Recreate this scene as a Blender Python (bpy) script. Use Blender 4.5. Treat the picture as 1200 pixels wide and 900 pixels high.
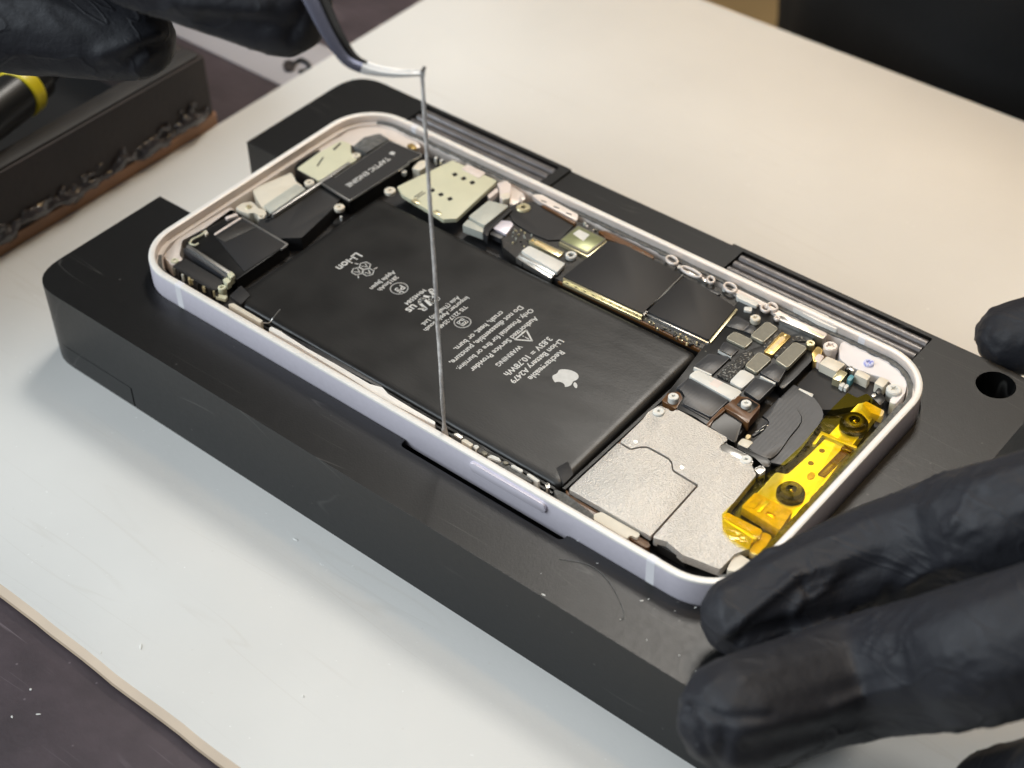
import bpy, bmesh, math, random
import numpy as np
from mathutils import Vector, Matrix, noise
random.seed(7)
for o in list(bpy.data.objects): bpy.data.objects.remove(o)
S = 0.001                      # everything below is written in millimetres
scn = bpy.context.scene
COL = scn.collection

# ------------------------------------------------------------------ camera
# solved from the outline of the phone (146.7 x 71.5 mm) in the photograph
FPX = 1970.55
CAM = np.array([159.937, -190.327, 210.641])
RM = np.array([[0.77233752, 0.63498829, -0.01687108],
               [0.42182717, -0.53256518, -0.7337821],
               [-0.47492799, 0.55961077, -0.67917538]])
cam = bpy.data.cameras.new('camera'); camo = bpy.data.objects.new('camera', cam); COL.objects.link(camo)
m3 = Matrix(((RM[0][0], -RM[1][0], -RM[2][0]), (RM[0][1], -RM[1][1], -RM[2][1]), (RM[0][2], -RM[1][2], -RM[2][2])))
camo.matrix_world = Matrix.Translation(Vector(CAM) * S) @ m3.to_4x4()
cam.sensor_fit = 'HORIZONTAL'; cam.sensor_width = 36; cam.lens = FPX / 1200 * 36
cam.clip_start = 0.01; cam.clip_end = 50
cam.dof.use_dof = True; cam.dof.focus_distance = 0.306; cam.dof.aperture_fstop = 19
scn.camera = camo

# ------------------------------------------------------------------ light
w = bpy.data.worlds.new('World'); scn.world = w; w.use_nodes = True
w.node_tree.nodes['Background'].inputs[0].default_value = (0.93, 0.95, 1.0, 1)
w.node_tree.nodes['Background'].inputs[1].default_value = 0.09
def area(name, loc, target, sx, sy, power, col):
    l = bpy.data.lights.new(name, 'AREA'); l.shape = 'RECTANGLE'; l.size = sx; l.size_y = sy
    l.energy = power; l.color = col
    o = bpy.data.objects.new(name, l); COL.objects.link(o); o.location = loc
    o.rotation_euler = (Vector(target) - Vector(loc)).to_track_quat('-Z', 'Y').to_euler()
    return o
area('ceiling_lamp_key', (-0.22, 0.54, 0.88), (0, 0, 0), 0.20, 0.20, 5.0, (1.0, 0.955, 0.88))
area('bright_rear_wall_light', (0.30, 1.05, 0.82), (0, 0.0, 0), 1.45, 0.9, 8.0, (1.0, 0.86, 0.68))
area('far_mat_warm_fill', (0.14, 0.38, 0.92), (0.14, 0.33, 0), 0.4, 0.25, 0.85, (1.0, 0.62, 0.24)).data.spread = math.radians(48)  # added light, narrowed to warm only the far end of the mat
area('overhead_fill', (-0.10, -0.12, 1.35), (-0.02, 0.0, 0), 1.3, 1.0, 7.8, (0.95, 0.98, 0.98))  # added unseen soft source, evens out the fill over the mat
area('window_light_front', (-0.62, -0.78, 0.55), (0, -0.04, 0), 1.0, 0.7, 15.0, (0.84, 0.93, 1.0))
scn.view_settings.view_transform = 'Standard'; scn.view_settings.look = 'None'
scn.view_settings.exposure = -0.22; scn.view_settings.gamma = 1; scn.view_settings.use_curve_mapping = False
scn.render.engine = 'CYCLES'

# ------------------------------------------------------------------ helpers
ZO = {  # crops of the photograph that coordinates below were read from: origin and scale
 'I': (0, 0, 1), 'a': (190, 200, 7.5), 'b': (300, 130, 6), 'c': (520, 200, 7.5), 'd': (820, 340, 7.5),
 'e': (760, 400, 7.5), 'f': (860, 440, 7.5), 'g': (840, 540, 7.5), 'h': (420, 100, 6), 'k': (560, 200, 4),
 'm': (640, 450, 4), 'n': (900, 380, 6), 'q': (700, 230, 6), 'r': (160, 240, 6), 'o': (680, 570, 6),
 'w': (760, 320, 4), 'v': (390, 270, 7.5), 't': (520, 340, 6.6667), 'x': (440, 460, 3.5294), 'B': (400, 120, 4),
 'u': (420, 450, 6), 'y': (250, 330, 6), 'z': (820, 230, 4.2857)}
def ray(px, py): return RM.T @ np.array([(px - 600) / FPX, (py - 450) / FPX, 1.0])
def px_(code, u, v):
    x0, y0, s = ZO[code]; return x0 + u / s, y0 + v / s
def atz(code, u, v, z):
    d = ray(*px_(code, u, v)); return CAM + d * (z - CAM[2]) / d[2]
def aty(px, py, Y):
    d = ray(px, py); return CAM + d * (Y - CAM[1]) / d[1]
def dep(px, py, t): return CAM + ray(px, py) * t
def poly(code, pts, z): return [tuple(atz(code, u, v, z)[:2]) for u, v in pts]

MATS = {}
def mat(name, base, rough=0.5, metal=0.0, spec=0.5, bump=0.0, bscale=400, var=0.0, vscale=60, coat=0.0, speck=None,
        rvar=0.0, aniso=None, extra=None):
    """procedural material: colour variation, roughness variation and fine relief; scales are per metre"""
    if name in MATS: return MATS[name]
    m = bpy.data.materials.new(name); m.use_nodes = True; nt = m.node_tree; N = nt.nodes; L = nt.links
    b = N['Principled BSDF']
    b.inputs['Base Color'].default_value = (*base, 1); b.inputs['Roughness'].default_value = rough
    b.inputs['Metallic'].default_value = metal; b.inputs['Specular IOR Level'].default_value = spec
    b.inputs['Coat Weight'].default_value = coat
    tc = N.new('ShaderNodeTexCoord'); src = tc.outputs['Object']
    if aniso:
        mp = N.new('ShaderNodeMapping'); L.new(src, mp.inputs[0]); mp.inputs['Scale'].default_value = aniso; src = mp.outputs[0]
    col = None
    if var > 0:
        t = N.new('ShaderNodeTexNoise'); t.inputs['Scale'].default_value = vscale; t.inputs['Detail'].default_value = 5
        L.new(src, t.inputs['Vector'])
        r = N.new('ShaderNodeMapRange'); r.inputs['From Min'].default_value = 0.25; r.inputs['From Max'].default_value = 0.75
        r.inputs['To Min'].default_value = 1 - var; r.inputs['To Max'].default_value = 1 + var
        L.new(t.outputs['Fac'], r.inputs['Value'])
        mx = N.new('ShaderNodeVectorMath'); mx.operation = 'SCALE'; mx.inputs[0].default_value = base
        L.new(r.outputs[0], mx.inputs['Scale']); col = mx.outputs[0]; L.new(col, b.inputs['Base Color'])
    if speck:
        sc, thr, scol = speck
        v = N.new('ShaderNodeTexNoise'); v.inputs['Scale'].default_value = sc; v.inputs['Detail'].default_value = 2
        L.new(src, v.inputs['Vector'])
        rr = N.new('ShaderNodeMapRange'); rr.inputs['From Min'].default_value = thr; rr.inputs['From Max'].default_value = thr + 0.06
        L.new(v.outputs['Fac'], rr.inputs['Value'])
        mm = N.new('ShaderNodeMix'); mm.data_type = 'RGBA'; L.new(rr.outputs[0], mm.inputs['Factor'])
        if col: L.new(col, mm.inputs['A'])
        else: mm.inputs['A'].default_value = (*base, 1)
        mm.inputs['B'].default_value = (*scol, 1); L.new(mm.outputs['Result'], b.inputs['Base Color'])
    if rvar > 0:
        t2 = N.new('ShaderNodeTexNoise'); t2.inputs['Scale'].default_value = vscale * 1.7; t2.inputs['Detail'].default_value = 4
        L.new(src, t2.inputs['Vector'])
        r2 = N.new('ShaderNodeMapRange'); r2.inputs['From Min'].default_value = 0.3; r2.inputs['From Max'].default_value = 0.7
        r2.inputs['To Min'].default_value = max(0.02, rough - rvar); r2.inputs['To Max'].default_value = rough + rvar
        L.new(t2.outputs['Fac'], r2.inputs['Value']); L.new(r2.outputs[0], b.inputs['Roughness'])
    if bump > 0:
        t3 = N.new('ShaderNodeTexNoise'); t3.inputs['Scale'].default_value = bscale; t3.inputs['Detail'].default_value = 3
        L.new(src, t3.inputs['Vector'])
        bp = N.new('ShaderNodeBump'); bp.inputs['Strength'].default_value = bump; bp.inputs['Distance'].default_value = 0.0003
        L.new(t3.outputs['Fac'], bp.inputs['Height']); L.new(bp.outputs[0], b.inputs['Normal'])
    if extra: extra(nt, b, src)
    MATS[name] = m; return m

def scratches(col, thr=0.985, scale=45, dens=1.0):
    """thin curved hairline scratches and dust, as marks of wear with a shape of their own"""
    def f(nt, b, src):
        N = nt.nodes; L = nt.links
        prev = b.inputs['Base Color'].links[0].from_socket if b.inputs['Base Color'].links else None
        fac = None
        for k, rot in enumerate(((0, 0, 0.5), (0, 0, 1.9), (0, 0, 2.7))):
            mp = N.new('ShaderNodeMapping'); mp.inputs['Rotation'].default_value = rot
            mp.inputs['Scale'].default_value = (scale * 0.35, scale * 5, scale); mp.inputs['Location'].default_value = (k * 3.1, k * 1.7, 0)
            L.new(src, mp.inputs[0])
            t = N.new('ShaderNodeTexNoise'); t.inputs['Scale'].default_value = 1.0; t.inputs['Detail'].default_value = 1.5
            t.inputs['Distortion'].default_value = 0.6
            L.new(mp.outputs[0], t.inputs['Vector'])
            a = N.new('ShaderNodeMath'); a.operation = 'SUBTRACT'; a.inputs[1].default_value = 0.5; L.new(t.outputs['Fac'], a.inputs[0])
            ab = N.new('ShaderNodeMath'); ab.operation = 'ABSOLUTE'; L.new(a.outputs[0], ab.inputs[0])
            r = N.new('ShaderNodeMapRange'); r.inputs['From Min'].default_value = 0.0; r.inputs['From Max'].default_value = 1 - thr
            r.inputs['To Min'].default_value = 1; r.inputs['To Max'].default_value = 0; L.new(ab.outputs[0], r.inputs['Value'])
            g = N.new('ShaderNodeTexNoise'); g.inputs['Scale'].default_value = scale * 1.3; g.inputs['Detail'].default_value = 1
            mp2 = N.new('ShaderNodeMapping'); mp2.inputs['Location'].default_value = (k * 9.1, 4, 2); L.new(src, mp2.inputs[0]); L.new(mp2.outputs[0], g.inputs['Vector'])
            gr = N.new('ShaderNodeMapRange'); gr.inputs['From Min'].default_value = 0.56; gr.inputs['From Max'].default_value = 0.68
            L.new(g.outputs['Fac'], gr.inputs['Value'])
            mu = N.new('ShaderNodeMath'); mu.operation = 'MULTIPLY'; L.new(r.outputs[0], mu.inputs[0]); L.new(gr.outputs[0], mu.inputs[1])
            if fac is None: fac = mu.outputs[0]
            else:
                ad = N.new('ShaderNodeMath'); ad.operation = 'MAXIMUM'; L.new(fac, ad.inputs[0]); L.new(mu.outputs[0], ad.inputs[1]); fac = ad.outputs[0]
        # dust grains
        v = N.new('ShaderNodeTexVoronoi'); v.inputs['Scale'].default_value = 420; L.new(src, v.inputs['Vector'])
        vr = N.new('ShaderNodeMapRange'); vr.inputs['From Min'].default_value = 0.05; vr.inputs['From Max'].default_value = 0.13
        vr.inputs['To Min'].default_value = 1; vr.inputs['To Max'].default_value = 0; L.new(v.outputs['Distance'], vr.inputs['Value'])
        sep = N.new('ShaderNodeSeparateColor'); L.new(v.outputs['Color'], sep.inputs[0])
        gt = N.new('ShaderNodeMath'); gt.operation = 'GREATER_THAN'; gt.inputs[1].default_value = 0.9; L.new(sep.outputs[0], gt.inputs[0])
        vm = N.new('ShaderNodeMath'); vm.operation = 'MULTIPLY'; L.new(vr.outputs[0], vm.inputs[0]); L.new(gt.outputs[0], vm.inputs[1])
        ad = N.new('ShaderNodeMath'); ad.operation = 'MAXIMUM'; L.new(fac, ad.inputs[0]); L.new(vm.outputs[0], ad.inputs[1])
        sc = N.new('ShaderNodeMath'); sc.operation = 'MULTIPLY'; sc.inputs[1].default_value = dens; L.new(ad.outputs[0], sc.inputs[0])
        mm = N.new('ShaderNodeMix'); mm.data_type = 'RGBA'; L.new(sc.outputs[0], mm.inputs['Factor'])
        if prev: L.new(prev, mm.inputs['A'])
        else: mm.inputs['A'].default_value = b.inputs['Base Color'].default_value
        mm.inputs['B'].default_value = (*col, 1); L.new(mm.outputs['Result'], b.inputs['Base Color'])
    return f

def film(name, tint, coat_rough=0.06):
    """thin clear amber film: light passes through tinted, the surface stays glossy"""
    m = bpy.data.materials.new(name); m.use_nodes = True; nt = m.node_tree; N = nt.nodes; L = nt.links
    N.remove(N['Principled BSDF'])
    tr = N.new('ShaderNodeBsdfTransparent')
    tc = N.new('ShaderNodeTexCoord'); t = N.new('ShaderNodeTexNoise'); t.inputs['Scale'].default_value = 220; t.inputs['Detail'].default_value = 3
    L.new(tc.outputs['Object'], t.inputs['Vector'])
    cr = N.new('ShaderNodeMix'); cr.data_type = 'RGBA'; cr.inputs['A'].default_value = (*tint, 1)
    cr.inputs['B'].default_value = (tint[0] * 0.98, tint[1] * 0.95, tint[2] * 0.85, 1); L.new(t.outputs['Fac'], cr.inputs['Factor'])
    L.new(cr.outputs['Result'], tr.inputs[0])
    gl = N.new('ShaderNodeBsdfGlossy'); gl.inputs['Roughness'].default_value = coat_rough
    lw = N.new('ShaderNodeLayerWeight'); lw.inputs[0].default_value = 0.25
    fr = N.new('ShaderNodeMath'); fr.operation = 'MULTIPLY'; fr.inputs[1].default_value = 0.2; L.new(lw.outputs['Facing'], fr.inputs[0])
    t5 = N.new('ShaderNodeTexNoise'); t5.inputs['Scale'].default_value = 330; t5.inputs['Detail'].default_value = 2; L.new(tc.outputs['Object'], t5.inputs['Vector'])
    bp = N.new('ShaderNodeBump'); bp.inputs['Strength'].default_value = 0.10; bp.inputs['Distance'].default_value = 0.0005; L.new(t5.outputs['Fac'], bp.inputs['Height']); L.new(bp.outputs[0], gl.inputs['Normal'])
    mx = N.new('ShaderNodeMixShader'); L.new(fr.outputs[0], mx.inputs[0]); L.new(tr.outputs[0], mx.inputs[1]); L.new(gl.outputs[0], mx.inputs[2])
    L.new(mx.outputs[0], N['Material Output'].inputs[0]); return m

def link(name, me, parent=None, center=True, smooth=None):
    """link a mesh written in world millimetres; origin goes to its bounding-box centre"""
    n = len(me.vertices); co = np.empty(n * 3); me.vertices.foreach_get('co', co); co = co.reshape(-1, 3)
    c = (co.min(0) + co.max(0)) / 2 if center else np.zeros(3)
    me.vertices.foreach_set('co', ((co - c) * S).ravel()); me.update()
    o = bpy.data.objects.new(name, me); COL.objects.link(o)
    wl = Vector(c) * S
    if parent is not None:
        o.parent = parent; o.location = wl - WORLD[parent.name]
    else: o.location = wl
    WORLD[o.name] = wl
    return o
WORLD = {}
def thing(name, label, cat, base, group=None):
    o = bpy.data.objects.new(name, None); COL.objects.link(o); o.location = Vector(base) * S; o.empty_display_size = 0.01
    o['label'] = label; o['category'] = cat
    if group: o['group'] = group
    WORLD[o.name] = Vector(base) * S; return o
def tag(o, label=None, cat=None, group=None, kind=None):
    if label: o['label'] = label
    if cat: o['category'] = cat
    if group: o['group'] = group
    if kind: o['kind'] = kind
    return o
def finish(name, bm, mats, parent, smooth=False, angle=35):
    me = bpy.data.meshes.new(name); bmesh.ops.recalc_face_normals(bm, faces=bm.faces); bm.to_mesh(me); bm.free()
    for m in (mats if isinstance(mats, (list, tuple)) else [mats]): me.materials.append(m)
    if smooth:
        me.shade_smooth()
        for p in me.polygons:
            if len(p.vertices) > 4: p.use_smooth = False
        me.set_sharp_from_angle(angle=math.radians(angle))
    return link(name, me, parent)

def area2(p): return 0.5 * sum(p[i][0] * p[(i + 1) % len(p)][1] - p[(i + 1) % len(p)][0] * p[i][1] for i in range(len(p)))
def rounded(p, r, n=4):
    if area2(p) < 0: p = p[::-1]
    if r <= 0: return p
    out = []; k = len(p)
    for i in range(k):
        a, b, c = (Vector(p[i - 1]), Vector(p[i]), Vector(p[(i + 1) % k]))
        u = (a - b); v = (c - b); lu, lv = u.length, v.length
        if lu < 1e-6 or lv < 1e-6: continue
        u /= lu; v /= lv; ang = math.acos(max(-1, min(1, u.dot(v))))
        if ang > 2.9: out.append(tuple(b)); continue
        t = min(r / math.tan(ang / 2), 0.45 * lu, 0.45 * lv)
        p0 = b + u * t; p1 = b + v * t
        for j in range(n + 1):
            s = j / n; out.append(tuple((1 - s) ** 2 * p0 + 2 * s * (1 - s) * b + s * s * p1))
    return out
def prism_bm(pts, zt, zb, bev=0.0, bm=None, segs=2):
    bm2 = bmesh.new()
    if area2(pts) < 0: pts = pts[::-1]
    vs = [bm2.verts.new((x, y, zt)) for x, y in pts]
    f = bm2.faces.new(vs)
    lo = [bm2.verts.new((x, y, zb)) for x, y in pts]
    bm2.faces.new(lo[::-1])
    n = len(vs)
    for i in range(n): bm2.faces.new((vs[i], lo[i], lo[(i + 1) % n], vs[(i + 1) % n]))
    if bev > 0:
        es = [e for e in f.edges]
        bmesh.ops.bevel(bm2, geom=es, offset=bev, segments=segs, profile=0.5, affect='EDGES', clamp_overlap=True)
    if bm is None: return bm2
    me = bpy.data.meshes.new('t'); bm2.to_mesh(me); bm2.free(); bm.from_mesh(me); bpy.data.meshes.remove(me); return bm
def plate(name, code, pts, zt, zb, m, parent, r=0.4, bev=0.12, smooth=True, label=None):
    o = finish(name, prism_bm(rounded(poly(code, pts, zt), r), zt, zb, bev), m, parent, smooth)
    if label: o['label'] = label
    return o
def block(name, x0, x1, y0, y1, zt, zb, m, parent, r=0.3, bev=0.12, label=None):
    o = finish(name, prism_bm(rounded([(x0, y0), (x1, y0), (x1, y1), (x0, y1)], r), zt, zb, bev), m, parent, True)
    if label: o['label'] = label
    return o
def lathe_bm(prof, n=24, bm=None, at=(0, 0, 0)):
    bm = bm or bmesh.new(); rings = []
    for r, z in prof:
        if r < 1e-6: rings.append([bm.verts.new((at[0], at[1], at[2] + z))])
        else: rings.append([bm.verts.new((at[0] + r * math.cos(2 * math.pi * i / n), at[1] + r * math.sin(2 * math.pi * i / n), at[2] + z)) for i in range(n)])
    for a, b in zip(rings, rings[1:]):
        for i in range(n):
            j = (i + 1) % n
            if len(a) == 1 and len(b) == 1: continue
            if len(a) == 1: bm.faces.new((a[0], b[i], b[j]))
            elif len(b) == 1: bm.faces.new((a[i], b[0], a[j]))
            else: bm.faces.new((a[i], b[i], b[j], a[j]))
    return bm
def catmull(P, per=8):
    P = [np.array(p, float) for p in P]; out = []
    Q = [2 * P[0] - P[1]] + P + [2 * P[-1] - P[-2]]
    for i in range(1, len(Q) - 2):
        p0, p1, p2, p3 = Q[i - 1:i + 3]
        for j in range(per):
            t = j / per
            out.append(0.5 * ((2 * p1) + (-p0 + p2) * t + (2 * p0 - 5 * p1 + 4 * p2 - p3) * t * t + (-p0 + 3 * p1 - 3 * p2 + p3) * t ** 3))
    out.append(P[-1]); return out
def sweep_bm(path, sect, bm=None, up=(0, 0, 1), scale=None, twist=None):
    """sweep a closed 2D section (side, up) along a path of 3D points; scale(i) -> (sx, sy)"""
    bm = bm or bmesh.new(); rings = []; n = len(path)
    for i, p in enumerate(path):
        p = Vector(p); a = Vector(path[max(0, i - 1)]); b = Vector(path[min(n - 1, i + 1)])
        t = (b - a).normalized(); side = t.cross(Vector(up))
        side = side.normalized() if side.length > 1e-5 else Vector((1, 0, 0))
        u = side.cross(t).normalized(); sx, sy = scale(i / (n - 1)) if scale else (1, 1)
        if twist:
            a_ = twist(i / (n - 1)); side, u = side * math.cos(a_) + u * math.sin(a_), u * math.cos(a_) - side * math.sin(a_)
        rings.append([bm.verts.new(p + side * (x * sx) + u * (y * sy)) for x, y in sect])
    k = len(sect)
    for a, b in zip(rings, rings[1:]):
        for i in range(k): bm.faces.new((a[i], a[(i + 1) % k], b[(i + 1) % k], b[i]))
    bm.faces.new(rings[0][::-1]); bm.faces.new(rings[-1]); return bm
def circ(r, n=8): return [(r * math.cos(2 * math.pi * i / n), r * math.sin(2 * math.pi * i / n)) for i in range(n)]
def rect(wd, h): return [(-wd / 2, -h / 2), (wd / 2, -h / 2), (wd / 2, h / 2), (-wd / 2, h / 2)]
def rrect_ring(L, W, r, inset, n=14):
    """points of a rounded rectangle centred on the origin, counter-clockwise"""
    a, b = L / 2 - inset, W / 2 - inset; r = max(0.2, r - inset); out = []
    for cx, cy, a0 in ((a - r, b - r, 0), (-a + r, b - r, 90), (-a + r, -b + r, 180), (a - r, -b + r, 270)):
        for i in range(n + 1):
            t = math.radians(a0 + 90 * i / n); out.append((cx + r * math.cos(t), cy + r * math.sin(t)))
    return out

# ------------------------------------------------------------------ materials
def foil_relief(nt, b, src):
    N = nt.nodes; L = nt.links; h = None
    mp = N.new('ShaderNodeMapping'); mp.inputs['Rotation'].default_value = (0, 0, 0.6); mp.inputs['Scale'].default_value = (0.5, 1.3, 1); L.new(src, mp.inputs[0])
    for sc, st, d, det in ((45, 0.35, 0.0012, 2), (150, 0.10, 0.0006, 3), (2600, 0.06, 0.0003, 2)):
        t = N.new('ShaderNodeTexNoise'); t.inputs['Scale'].default_value = sc; t.inputs['Detail'].default_value = det; L.new(mp.outputs[0], t.inputs['Vector'])
        bp = N.new('ShaderNodeBump'); bp.inputs['Strength'].default_value = st; bp.inputs['Distance'].default_value = d; L.new(t.outputs['Fac'], bp.inputs['Height'])
        if h: L.new(h, bp.inputs['Normal'])
        h = bp.outputs[0]
    L.new(h, b.inputs['Normal'])
def flex_traces(nt, b, src):
    N = nt.nodes; L = nt.links
    wv = N.new('ShaderNodeTexWave'); wv.inputs['Scale'].default_value = 420; wv.inputs['Distortion'].default_value = 3.0; wv.inputs['Detail'].default_value = 1; wv.inputs['Detail Scale'].default_value = 0.4
    L.new(src, wv.inputs['Vector'])
    bp = N.new('ShaderNodeBump'); bp.inputs['Strength'].default_value = 0.035; bp.inputs['Distance'].default_value = 0.0002; L.new(wv.outputs['Fac'], bp.inputs['Height']); L.new(bp.outputs[0], b.inputs['Normal'])
m_mat = mat('silicone_mat', (0.68, 0.675, 0.65), 0.62, spec=0.3, var=0.05, vscale=22, bump=0.08, bscale=900, speck=(900, 0.74, (0.82, 0.82, 0.80)),
            extra=scratches((0.55, 0.52, 0.47), thr=0.993, scale=16, dens=0.22))
m_matedge = mat('mat_edge', (0.58, 0.45, 0.32), 0.5, var=0.1, vscale=60)
m_table = mat('dark_table', (0.060, 0.044, 0.050), 0.5, var=0.25, vscale=120, bump=0.25, bscale=700,
              extra=scratches((0.30, 0.25, 0.27), thr=0.990, scale=40, dens=0.35))
m_floor = mat('floor_boards', (0.62, 0.40, 0.17), 0.45, var=0.12, vscale=8)
m_black = mat('black_anodised', (0.0045, 0.0045, 0.0046), 0.39, spec=0.47, var=0.12, vscale=500, bump=0.06, bscale=2600, rvar=0.02,
              extra=scratches((0.14, 0.135, 0.125), thr=0.996, scale=30, dens=0.38))
m_rib = mat('grip_rib_metal', (0.17, 0.16, 0.16), 0.40, metal=0.6, spec=0.6, bump=0.1, bscale=2000, var=0.2, vscale=300)
m_lilac = mat('lilac_aluminium', (0.76, 0.715, 0.785), 0.42, metal=0.25, bump=0.05, bscale=6000, var=0.03, vscale=900)
m_rim = mat('rim_white', (0.88, 0.85, 0.80), 0.38, metal=0.05, var=0.06, vscale=250, bump=0.08, bscale=1500)
m_inner = mat('inner_frame', (0.80, 0.72, 0.66), 0.42, metal=0.25, var=0.08, vscale=200, bump=0.15, bscale=900)
m_band = mat('antenna_band_plastic', (0.86, 0.84, 0.86), 0.45)
m_floorin = mat('midframe_black', (0.02, 0.02, 0.022), 0.5, var=0.3, vscale=300, bump=0.2, bscale=900)
m_batt = mat('battery_foil', (0.011, 0.0105, 0.0098), 0.37, spec=0.55, var=0.10, vscale=60, rvar=0.05,
             speck=(1500, 0.80, (0.2, 0.2, 0.19)), extra=lambda nt, b, src: foil_relief(nt, b, src))
m_print = mat('white_print', (0.62, 0.62, 0.60), 0.6, var=0.1, vscale=900)
m_blk = mat('matte_black_film', (0.015, 0.0145, 0.0155), 0.6, var=0.12, vscale=150, bump=0.06, bscale=2500, speck=(1400, 0.79, (0.2, 0.2, 0.2)))
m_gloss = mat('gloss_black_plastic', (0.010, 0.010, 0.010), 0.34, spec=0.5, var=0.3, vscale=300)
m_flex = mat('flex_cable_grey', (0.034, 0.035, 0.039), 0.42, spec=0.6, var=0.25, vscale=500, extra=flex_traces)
m_steel = mat('sandblasted_steel', (0.63, 0.605, 0.565), 0.40, metal=0.6, bump=0.7, bscale=3300, var=0.16, vscale=3600)
m_steel2 = mat('plain_steel', (0.66, 0.64, 0.60), 0.3, metal=0.9, var=0.08, vscale=400, bump=0.08, bscale=2000)
m_nickel = mat('nickel_yellow', (0.67, 0.66, 0.48), 0.45, metal=0.0, var=0.04, vscale=200, bump=0.06, bscale=2500)
m_cream = mat('cream_plastic', (0.76, 0.70, 0.58), 0.42, var=0.05, vscale=300)
m_pale = mat('pale_grey_fabric', (0.52, 0.53, 0.47), 0.5, metal=0.1, var=0.07, vscale=700, bump=0.2, bscale=2500)
m_olive = mat('olive_cover', (0.17, 0.16, 0.125), 0.45, metal=0.3, var=0.12, vscale=900, bump=0.15, bscale=2500)
m_oliveedge = mat('olive_cover_edge', (0.42, 0.40, 0.32), 0.4, metal=0.4)
m_white = mat('white_cover', (0.74, 0.73, 0.68), 0.45, var=0.05, vscale=500, bump=0.15, bscale=2500)
m_gold = mat('gold_contact', (0.78, 0.54, 0.20), 0.3, metal=0.85, var=0.15, vscale=900)
m_goldpale = mat('pale_gold', (0.74, 0.66, 0.42), 0.32, metal=0.75, var=0.1, vscale=600)
m_pcb = mat('board_black', (0.026, 0.024, 0.022), 0.45, var=0.4, vscale=1100, bump=0.2, bscale=2500, speck=(1900, 0.70, (0.22, 0.20, 0.15)))
m_orange = mat('orange_substrate', (0.13, 0.055, 0.015), 0.4, var=0.25, vscale=300)
m_amber = mat('amber_housing', (0.13, 0.058, 0.02), 0.32, spec=0.6, var=0.3, vscale=500)
m_foam = mat('grey_foam', (0.13, 0.13, 0.125), 0.85, var=0.45, vscale=1300, bump=0.8, bscale=1800)
m_speck = mat('speckled_foam', (0.035, 0.034, 0.032), 0.7, bump=1.0, bscale=2600, speck=(2400, 0.56, (0.30, 0.29, 0.26)))
m_ink = mat('blue_ink_white', (0.62, 0.64, 0.85), 0.4, speck=(1500, 0.55, (0.30, 0.33, 0.75)))
m_teal = mat('teal_part', (0.10, 0.30, 0.36), 0.35, var=0.2, vscale=900)
m_lens = mat('lens_black', (0.008, 0.008, 0.008), 0.08, spec=0.8, coat=0.5)
m_tape = film('amber_tape_film', (0.985, 0.905, 0.32))
m_brack = mat('sensor_bracket', (0.86, 0.84, 0.78), 0.35, metal=0.3, var=0.05, vscale=400)
m_tan = mat('tan_block', (0.84, 0.66, 0.36), 0.5, var=0.2, vscale=700, bump=0.3, bscale=1500)
def glove_skin(nt, b, src):
    N = nt.nodes; L = nt.links
    def n_(sc, det, dist, vec=None):
        t = N.new('ShaderNodeTexNoise'); t.inputs['Scale'].default_value = sc; t.inputs['Detail'].default_value = det; t.inputs['Distortion'].default_value = dist
        L.new(vec or src, t.inputs['Vector']); return t.outputs['Fac']
    def ridge(o):
        a = N.new('ShaderNodeMath'); a.operation = 'SUBTRACT'; a.inputs[1].default_value = 0.5; L.new(o, a.inputs[0])
        c = N.new('ShaderNodeMath'); c.operation = 'ABSOLUTE'; L.new(a.outputs[0], c.inputs[0])
        r = N.new('ShaderNodeMapRange'); r.inputs['From Min'].default_value = 0; r.inputs['From Max'].default_value = 0.03; r.inputs['To Min'].default_value = 1; r.inputs['To Max'].default_value = 0
        L.new(c.outputs[0], r.inputs['Value']); return r.outputs[0]
    mp = N.new('ShaderNodeMapping'); mp.inputs['Rotation'].default_value = (0, 0, 0.9); mp.inputs['Scale'].default_value = (0.35, 1.4, 1.0); L.new(src, mp.inputs[0])
    v = N.new('ShaderNodeTexVoronoi'); v.feature = 'DISTANCE_TO_EDGE'; v.inputs['Scale'].default_value = 1100; L.new(src, v.inputs['Vector'])
    h = None
    for o, k, st, d in ((ridge(n_(95, 2, 0.5, mp.outputs[0])), 0, 0.26, 0.0005), (n_(420, 4, 0.3), 0, 0.30, 0.0005), (v.outputs['Distance'], 0, 0.22, 0.0002)):
        bp = N.new('ShaderNodeBump'); bp.inputs['Strength'].default_value = st; bp.inputs['Distance'].default_value = d
        L.new(o, bp.inputs['Height'])
        if h: L.new(h, bp.inputs['Normal'])
        h = bp.outputs[0]
    L.new(h, b.inputs['Normal'])
m_glove = mat('black_nitrile', (0.014, 0.0145, 0.019), 0.60, spec=0.42, var=0.12, vscale=220, rvar=0.04,
              speck=(330, 0.76, (0.06, 0.06, 0.065)), extra=glove_skin)
m_cloth = mat('black_cotton', (0.004, 0.004, 0.0045), 0.9, var=0.3, vscale=60, bump=0.5, bscale=500)
m_tweez = mat('tweezer_coating_sheen', (0.36, 0.36, 0.46), 0.25, metal=0.9, var=0.1, vscale=120)  # lilac reflection on the coated arm is put into its base colour
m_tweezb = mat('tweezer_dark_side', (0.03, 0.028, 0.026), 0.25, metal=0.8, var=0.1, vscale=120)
m_bright = mat('bright_steel_tip', (0.90, 0.89, 0.87), 0.3, metal=0.45, bump=0.1, bscale=1200)
m_strip = mat('stretched_adhesive', (0.74, 0.70, 0.66), 0.38, var=0.25, vscale=700, bump=0.9, bscale=1300)
m_box = mat('dark_brown_box', (0.022, 0.014, 0.012), 0.6, var=0.35, vscale=70, bump=0.3, bscale=500)
m_boxtop = mat('box_rim_grey', (0.038, 0.035, 0.033), 0.5, var=0.25, vscale=100)
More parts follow.
